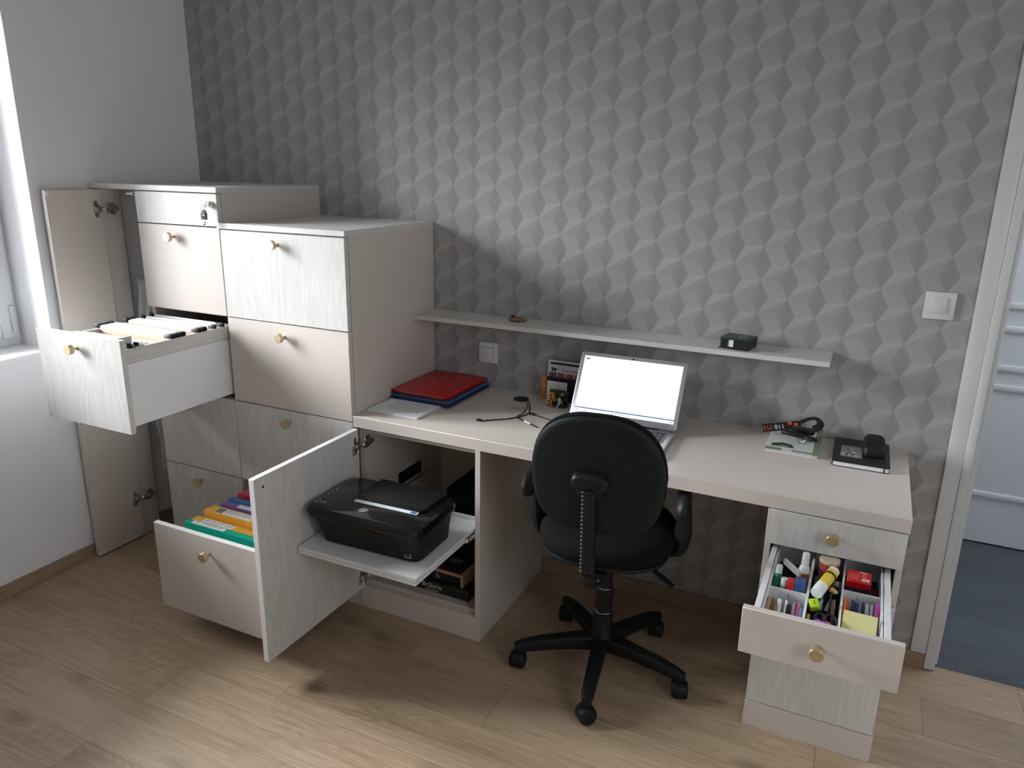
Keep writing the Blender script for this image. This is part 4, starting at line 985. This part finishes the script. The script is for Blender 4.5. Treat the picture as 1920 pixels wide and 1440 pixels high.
# ribbed sleeve
bm = bmesh.new(); R = []; nr = 24
P0 = Vector((-.004, -.285, .775)); 
path = []
for k in range(nr*4+1):
    t_ = k/(nr*4)
    z = .756-.300*t_; y = -.297+.026*t_+(.035*max(0, t_-.85)/.15 if t_ > .85 else 0)
    path.append((y, z, t_))
for k, (y, z, t_) in enumerate(path):
    rib = 1.0 if (k % 4) in (1, 2) else .86
    w_, d_ = (.0215)*rib, (.0135)*rib
    if t_ > .97: w_ *= .85; d_ *= .8
    R.append([bm.verts.new((-.004+w_*px_, y+d_*py_, z)) for px_, py_ in superell(2, 2, 3.2, 24)])
for r0, r1 in zip(R, R[1:]):
    n_ = len(r0)
    for k in range(n_): bm.faces.new((r0[k], r1[k], r1[(k+1) % n_], r0[(k+1) % n_]))
bm.faces.new(R[0]); bm.faces.new(R[-1][::-1]); bmesh.ops.recalc_face_normals(bm, faces=bm.faces[:])
b = MB(); b._merge(bm, blackp); b.obj('ribbed_sleeve', None, CH)
b = MB(); b.box(-.014, .014, -.262, -.215, .436, .452, blackp, .004); b.box(-.014, .014, -.268, -.240, .440, .480, blackp, .004, 2); b.obj('back_bar', None, CH)
b = MB(); b.cyl((.010, -.262, .470), (.026, -.262, .470), .007, m=blackp); b.cyl((.026, -.262, .470), (.030, -.262, .470), .003, m=chrome); b.obj('adjusting_knob', None, CH)
for s_ in (-1, 1):
    b = MB()
    b.tube([(s_*.10, .02, .444), (s_*.185, .02, .448), (s_*.222, .02, .470), (s_*.230, .01, .53), (s_*.232, -.01, .60), (s_*.232, -.03, .650), (s_*.230, .0, .664), (s_*.228, .05, .664)], .018, 12, blackp, 6,
           radii=[.012, .022, .038, .044, .032, .026, .022, .020], flat=.62)
    o = b.obj('armrest_support', None, CH)
    b = MB(); b.tube([(s_*.228, -.120, .632), (s_*.230, -.115, .655), (s_*.230, -.080, .672), (s_*.228, .0, .678), (s_*.226, .09, .678), (s_*.224, .135, .664)], .024, 14, blackp, 6, radii=[.016, .025, .028, .028, .026, .014], flat=.62)
    b.obj('armrest_pad', None, CH)

# ------------------------------------------------------------ stationery in the open pedestal drawer
ZF = .5022
def upright(name, x, y, prof, m, label, cat, z=ZF, rx=0, ry=0, parts=None, rz=0):
    """bottle-like thing; prof revolved, optional second part"""
    t = thing(name, (x, y, z), label, cat, rz=rz)
    mt = Ry(ry) @ Rx(rx)
    b = MB(); b.lathe(prof, 24, m, mt); b.obj('body', None, t)
    for nm, pf, mm in (parts or []):
        b = MB(); b.lathe(pf, 24, mm, mt); b.obj(nm, None, t)
    return t
green = mat('green_plastic', (.0, .17, .10), .35); pale = mat('pale_plastic', (.55, .60, .58), .4); wpl = mat('white_plastic', (.80, .80, .80), .35)
upright('correction_bottle', 1.4500, -.705, [(.0085, 0), (.0105, .004), (.0115, .078), (.0080, .088)], green, 'tall green bottle in the back left compartment of the stationery drawer', 'bottle',
        parts=[('cap', [(.0085, .088), (.0085, .108), (.005, .112)], pale)], rx=-.42)
upright('glue_bottle', 1.4690, -.712, [(.009, 0), (.010, .003), (.010, .066), (.008, .070)], mat('grey_green_plastic', (.20, .27, .24), .4), 'short grey green bottle right of the tall green bottle', 'bottle',
        parts=[('cap', [(.0095, .070), (.0095, .086), (.008, .089)], pale)], rx=-.12)
t = upright('white_glue_bottle', 1.509, -.640, [(.0140, 0), (.0155, .004), (.0155, .080), (.012, .092), (.0085, .096)], wpl, 'white glue bottle with white cap in the back left compartment', 'bottle',
        parts=[('cap', [(.0088, .096), (.0098, .098), (.0090, .128), (.007, .130)], wpl)], rx=-.25)
b = MB(); b.box(-.010, .012, -.0165, -.0155, .050, .076, mat('brown_label', (.28, .10, .04), .6), mtx=Rx(-.25)); b.box(-.003, .006, -.0170, -.0165, .052, .064, wpl, mtx=Rx(-.25)); b.obj('label', None, t)
t = thing('blue_block', (1.507, -.702, ZF), 'blue plastic block in front of the white glue bottle', 'box', rz=.05)
b = MB(); b.box(-.0145, .0125, -.020, .018, 0, .092, mat('blue_plastic', (.03, .08, .24), .4), .003, 2); b.obj('block', None, t)
t = thing('red_eraser', (1.485, -.706, ZF), 'red block standing between the green bottles and the blue block', 'eraser')
b = MB(); b.box(-.0085, .0080, -.016, .014, 0, .090, mat('red_plastic', (.50, .012, .012), .4), .002, 2); b.obj('block', None, t)
t = thing('tape_dispenser', (1.480, -.664, ZF+.094), 'clear grey strip leaning behind the red block', 'ruler', rz=-.75)
b = MB(); b.box(-.030, .030, -.004, .004, 0, .018, mat('frosted_plastic', (.42, .40, .40), .3), .002, mtx=Ry(.15)); b.obj('strip', None, t)
# centre compartment
t = thing('glue_stick', (1.5635, -.692, .5880), 'yellow and white glue stick lying on top of the centre compartment', 'glue stick')
ax = (Vector((1.581, -.640, .600))-Vector((1.546, -.742, .578))); ax.normalize()
gm = ax.to_track_quat('Z', 'Y').to_matrix().to_4x4(); gm = T(0, 0, .012) @ gm
yel = mat('yellow_label', (.78, .55, .02), .4)
b = MB(); b.lathe([(.0145, -.052), (.0148, -.050), (.0148, -.018)], 28, wpl, gm); b.obj('cap', None, t)
b = MB(); b.lathe([(.0140, -.018), (.0140, .042)], 28, yel, gm, cap=False); b.lathe([(.0141, .022), (.0141, .030)], 28, ink, gm, cap=False); b.obj('label', None, t)
b = MB(); b.lathe([(.0138, -.017), (.0138, .052), (.012, .054)], 28, wpl, gm); b.box(-.004, .004, -.0146, -.0140, -.008, .012, ink, mtx=gm); b.obj('tube', None, t)
upright('round_pot', 1.567, -.560, [(.021, 0), (.024, .01), (.0255, .088), (.0255, .090)], mat('red_flower_pot', (.42, .07, .05), .4), 'round tin with red flowers at the back of the centre compartment', 'pot',
        parts=[('lid', [(.0262, .090), (.0262, .096), (.024, .098)], mat('cream_pot', (.60, .50, .38), .4))])
b = MB(); b.box(-.0115, .0115, -.0125, .0125, -.010, .012, mat('lime_plastic', (.42, .60, .02), .35), .003, 2, mtx=Rx(.5) @ Rz(.35)); b.text('1', .016, ink, T(0, 0, 0) @ Rx(.5) @ Rz(.35) @ T(0, 0, .0123))
one('lime_cube', b, (1.546, -.772, .574), 'lime green cube marked 1 in the centre compartment', 'cube')
# scissors
SCI = thing('scissors', (1.575, -.795, .566), 'scissors with black handles in the centre compartment', 'scissors')
b = MB()
steel = mat('grey_steel', (.35, .36, .36), .25, 1)
b.prism([(-.008, 0), (.002, 0), (.001, .085), (-.001, .088)], .0015, steel, T(-.012, .010, .004) @ Rx(.15)); b.prism([(-.002, 0), (.006, 0), (.004, .08)], .0015, steel, T(-.004, .010, .006) @ Rx(.15) @ Rz(-.12)); b.obj('blades', None, SCI)
b = MB()
for cx_, cy_, r_ in ((.010, -.028, .015), (-.012, -.026, .012)):
    b.tube([(cx_+r_*math.cos(a), cy_+1.4*r_*math.sin(a), .004+.004*math.sin(a)) for a in [2*PI*k/14 for k in range(15)]], .0035, 8, blackp, 3)
b.obj('handle', None, SCI)
b = MB()
b.tube([(-.020, 0, .002), (-.010, .006, .006), (.0, -.003, .004), (.010, .006, .006), (.018, 0, .002)], .004, 8, mat('violet_plastic', (.42, .08, .42), .4)); b.sphere((0, .0, .005), .007, 1.3, 1, .7, MATS['violet_plastic'], 10)
one('violet_clip', b, (1.570, -.862, .578), 'violet bow-shaped clip by the drawer front in the centre compartment', 'clip')
def pen(name, x, y0, y1, z0, z1, r, m, tip, label, cat='pen', capm=None, grp=None):
    p = Vector((x, y0, z0)); q = Vector((x+random.uniform(-.002, .002), y1, z1)); d_ = q-p
    t = thing(name, p, label, cat, grp); mt = d_.to_track_quat('Z', 'Y').to_matrix().to_4x4(); L_ = d_.length
    b = MB(); b.lathe([(r, 0), (r, L_*.72)], 14, m, mt); b.obj('barrel', None, t)
    b = MB(); b.lathe([(r*1.05, L_*.72), (r*1.05, L_*.97), (r*.7, L_)], 14, capm or tip, mt); b.obj('cap', None, t)
    b = MB(); b.box(-.0014, .0014, -r*1.5, -r*.9, L_*.74, L_*.95, capm or tip, mtx=mt); b.obj('clip', None, t)
    return t
woodp = mat('raw_wood', (.40, .24, .12), .6); pink = mat('hot_pink', (.62, .02, .14), .35); rose = mat('rose', (.55, .12, .28), .4); navy = mat('navy', (.015, .025, .08), .35); orange = mat('orange_plastic', (.62, .17, .04), .4); mag = mat('magenta_purple', (.38, .03, .30), .4); greyp = mat('grey_plastic', (.22, .23, .24), .35)
left = [(1.4435, .0042, woodp, 'light wooden pencil at the left edge of the front left compartment'), (1.4520, .0034, mat('brown_lacquer', (.22, .11, .05), .4), 'brown pencil next to the light wooden pencil'),
        (1.4600, .0036, green, 'green pen with wooden bead end in the front left compartment'), (1.4700, .0050, pale, 'thick pale grey marker beside the green pen'), (1.4815, .0036, wpl, 'slim white pen left of the hot pink pen'),
        (1.4910, .0052, pink, 'hot pink pen in the front left compartment'), (1.5010, .0032, mat('mauve_grey', (.30, .16, .20), .4), 'mauve grey pen right of the hot pink pen'), (1.5100, .0045, rose, 'rose pink pen near the right divider of the front left compartment'), (1.5185, .0030, mat('steel_blue', (.12, .20, .32), .4), 'steel blue pen against the divider of the front left compartment')]
for i, (x, r, m, lab) in enumerate(left): pen('pen', x, -.889, -.786+.006*math.sin(i*2.1), .512, .576-.003*(i % 3), r, m, m, lab, capm=(blackp if i in (5, ) else (woodp if i == 2 else m)))
right = [(1.6130, .0038, orange, 'orange pencil at the left edge of the front right compartment'), (1.6210, .0036, mat('burnt_orange', (.50, .10, .03), .4), 'burnt orange pencil next to the orange pencil'),
         (1.6300, .0042, navy, 'navy pen right of the orange pencils'), (1.6390, .0040, mat('black_blue', (.01, .012, .03), .3), 'blue black pen in the middle of the front right compartment'), (1.6480, .0042, mat('slate_blue', (.06, .10, .20), .3), 'slate blue pen in the front right compartment'),
         (1.6570, .0038, mat('dark_olive', (.03, .035, .025), .3), 'dark olive pen left of the grey pens'), (1.6655, .0042, greyp, 'grey metal pen in the front right compartment'), (1.6745, .0038, mat('pale_grey_pen', (.42, .42, .42), .25, .6), 'pale grey pen beside the magenta pen'), (1.6855, .0050, mag, 'magenta purple pen at the right edge of the front right compartment')]
for i, (x, r, m, lab) in enumerate(right): pen('pen', x, -.820, -.712+.007*math.sin(i*1.7), .512, .580-.003*(i % 2), r, m, m, lab)
for i, (x, y0, y1, z0, z1, r, m, lab) in enumerate(((1.5900, -.86, -.755, .545, .590, .0040, mat('dark_brown_pen', (.06, .02, .012), .4), 'dark brown pen along the right divider of the centre compartment'),
    (1.5810, -.80, -.690, .565, .592, .0032, blackp, 'slim black pen beside the scissors blades'), (1.5380, -.890, -.80, .540, .562, .0040, mat('ochre_pen', (.45, .33, .12), .5), 'ochre pencil by the drawer front left in the centre compartment'),
    (1.5540, -.890, -.80, .545, .560, .0060, blackm, 'thick black marker by the drawer front in the centre compartment'))):
    pen('pen', x, y0, y1, z0, z1, r, m, m, lab)
b = MB(); b.box(-.013, .013, -.016, .016, 0, .024, blackm, .002); b.box(-.009, .009, -.0165, -.016, .006, .018, steel); b.box(-.006, .006, -.012, .012, .024, .0245, steel)
one('pencil_sharpener', b, (1.5890, -.668, .565), 'small dark metal sharpener right of the glue stick', 'sharpener')
b = MB(); b.sphere((0, 0, 0), .0085, 1, 1.1, .9, mat('orange_cream', (.65, .35, .08), .4), 12); b.sphere((.007, -.006, .001), .006, 1, 1, .8, mat('cream_pot', (.60, .50, .38), .4), 10); b.sphere((-.002, .006, .003), .004, m=brown, seg=8)
one('beaded_pen_top', b, (1.5820, -.706, .588), 'small orange and cream bead ornament beside the glue stick', 'ornament')
b = MB(); b.box(-.020, .018, -.030, .030, 0, .066, mat('dark_green_box', (.01, .05, .03), .5), .002)
one('dark_green_case', b, (1.5560, -.640, ZF), 'dark green case under the glue stick', 'case')
# back right compartment
t = thing('staple_box', (1.6410, -.590, .562), 'red box with white lettering in the back right compartment', 'box', rz=.03)
b = MB(); b.box(-.029, .029, -.020, .020, 0, .026, mat('red_card', (.55, .008, .014), .35), .0015, mtx=Rx(.35)); b.obj('box', None, t)
b = MB(); RR_ = Rx(.35)
b.box(.006, .024, -.013, -.005, .0262, .0265, paperw, mtx=RR_); b.text('copper', .006, mat('red_card', (.55, .008, .014), .35), RR_ @ T(.015, -.009, .0268)); b.text('stapler', .007, paperw, RR_ @ T(.010, .0155, .0264))
b.tube([tuple(RR_ @ Vector((.012+.0045*math.cos(a), .004+.0045*math.sin(a), .0264))) for a in [2*PI*k/12 for k in range(13)]], .0004, 5, paperw, 2)
for k in range(4): b.box(-.026, .0, -.010+k*.005, -.0097+k*.005, .0261, .0264, paperw, mtx=RR_)
b.obj('lettering', None, t)
b = MB(); b.box(-.031, .030, -.030, .030, 0, .050, mat('dark_blue_box', (.01, .03, .07), .5), .002)
one('dark_blue_case', b, (1.6440, -.590, ZF), 'dark blue case under the red staple box', 'case')
b = MB(); b.box(-.0100, .0100, -.045, .045, 0, .038, mat('maroon_card', (.12, .015, .015), .5), .002)
one('maroon_case', b, (1.6830, -.600, ZF), 'dark maroon case right of the red staple box', 'case')
b = MB(); b.box(-.014, .014, -.006, .006, 0, .050, mat('soft_green', (.22, .38, .10), .5), .002)
one('green_eraser', b, (1.6690, -.650, ZF), 'light green eraser against the divider in the back right compartment', 'eraser', rz=-.05)
t = thing('sticky_note_pad', (1.6490, -.8125, .5770), 'yellow sticky note pad lying tilted at the front of the right compartment', 'sticky notes', rz=-.03)
yn = mat('sticky_yellow', (.62, .58, .26), .7)
b = MB(); b.box(-.0370, .0370, -.026, .026, .0, .004, yn, .0005, mtx=Rx(.46)); b.obj('pad', None, t)
b = MB(); b.box(-.0375, .0375, -.014, .014, 0, .062, yn, .0005)
one('sticky_note_block', b, (1.6510, -.866, ZF), 'thicker yellow sticky note block just behind the drawer front', 'sticky notes')
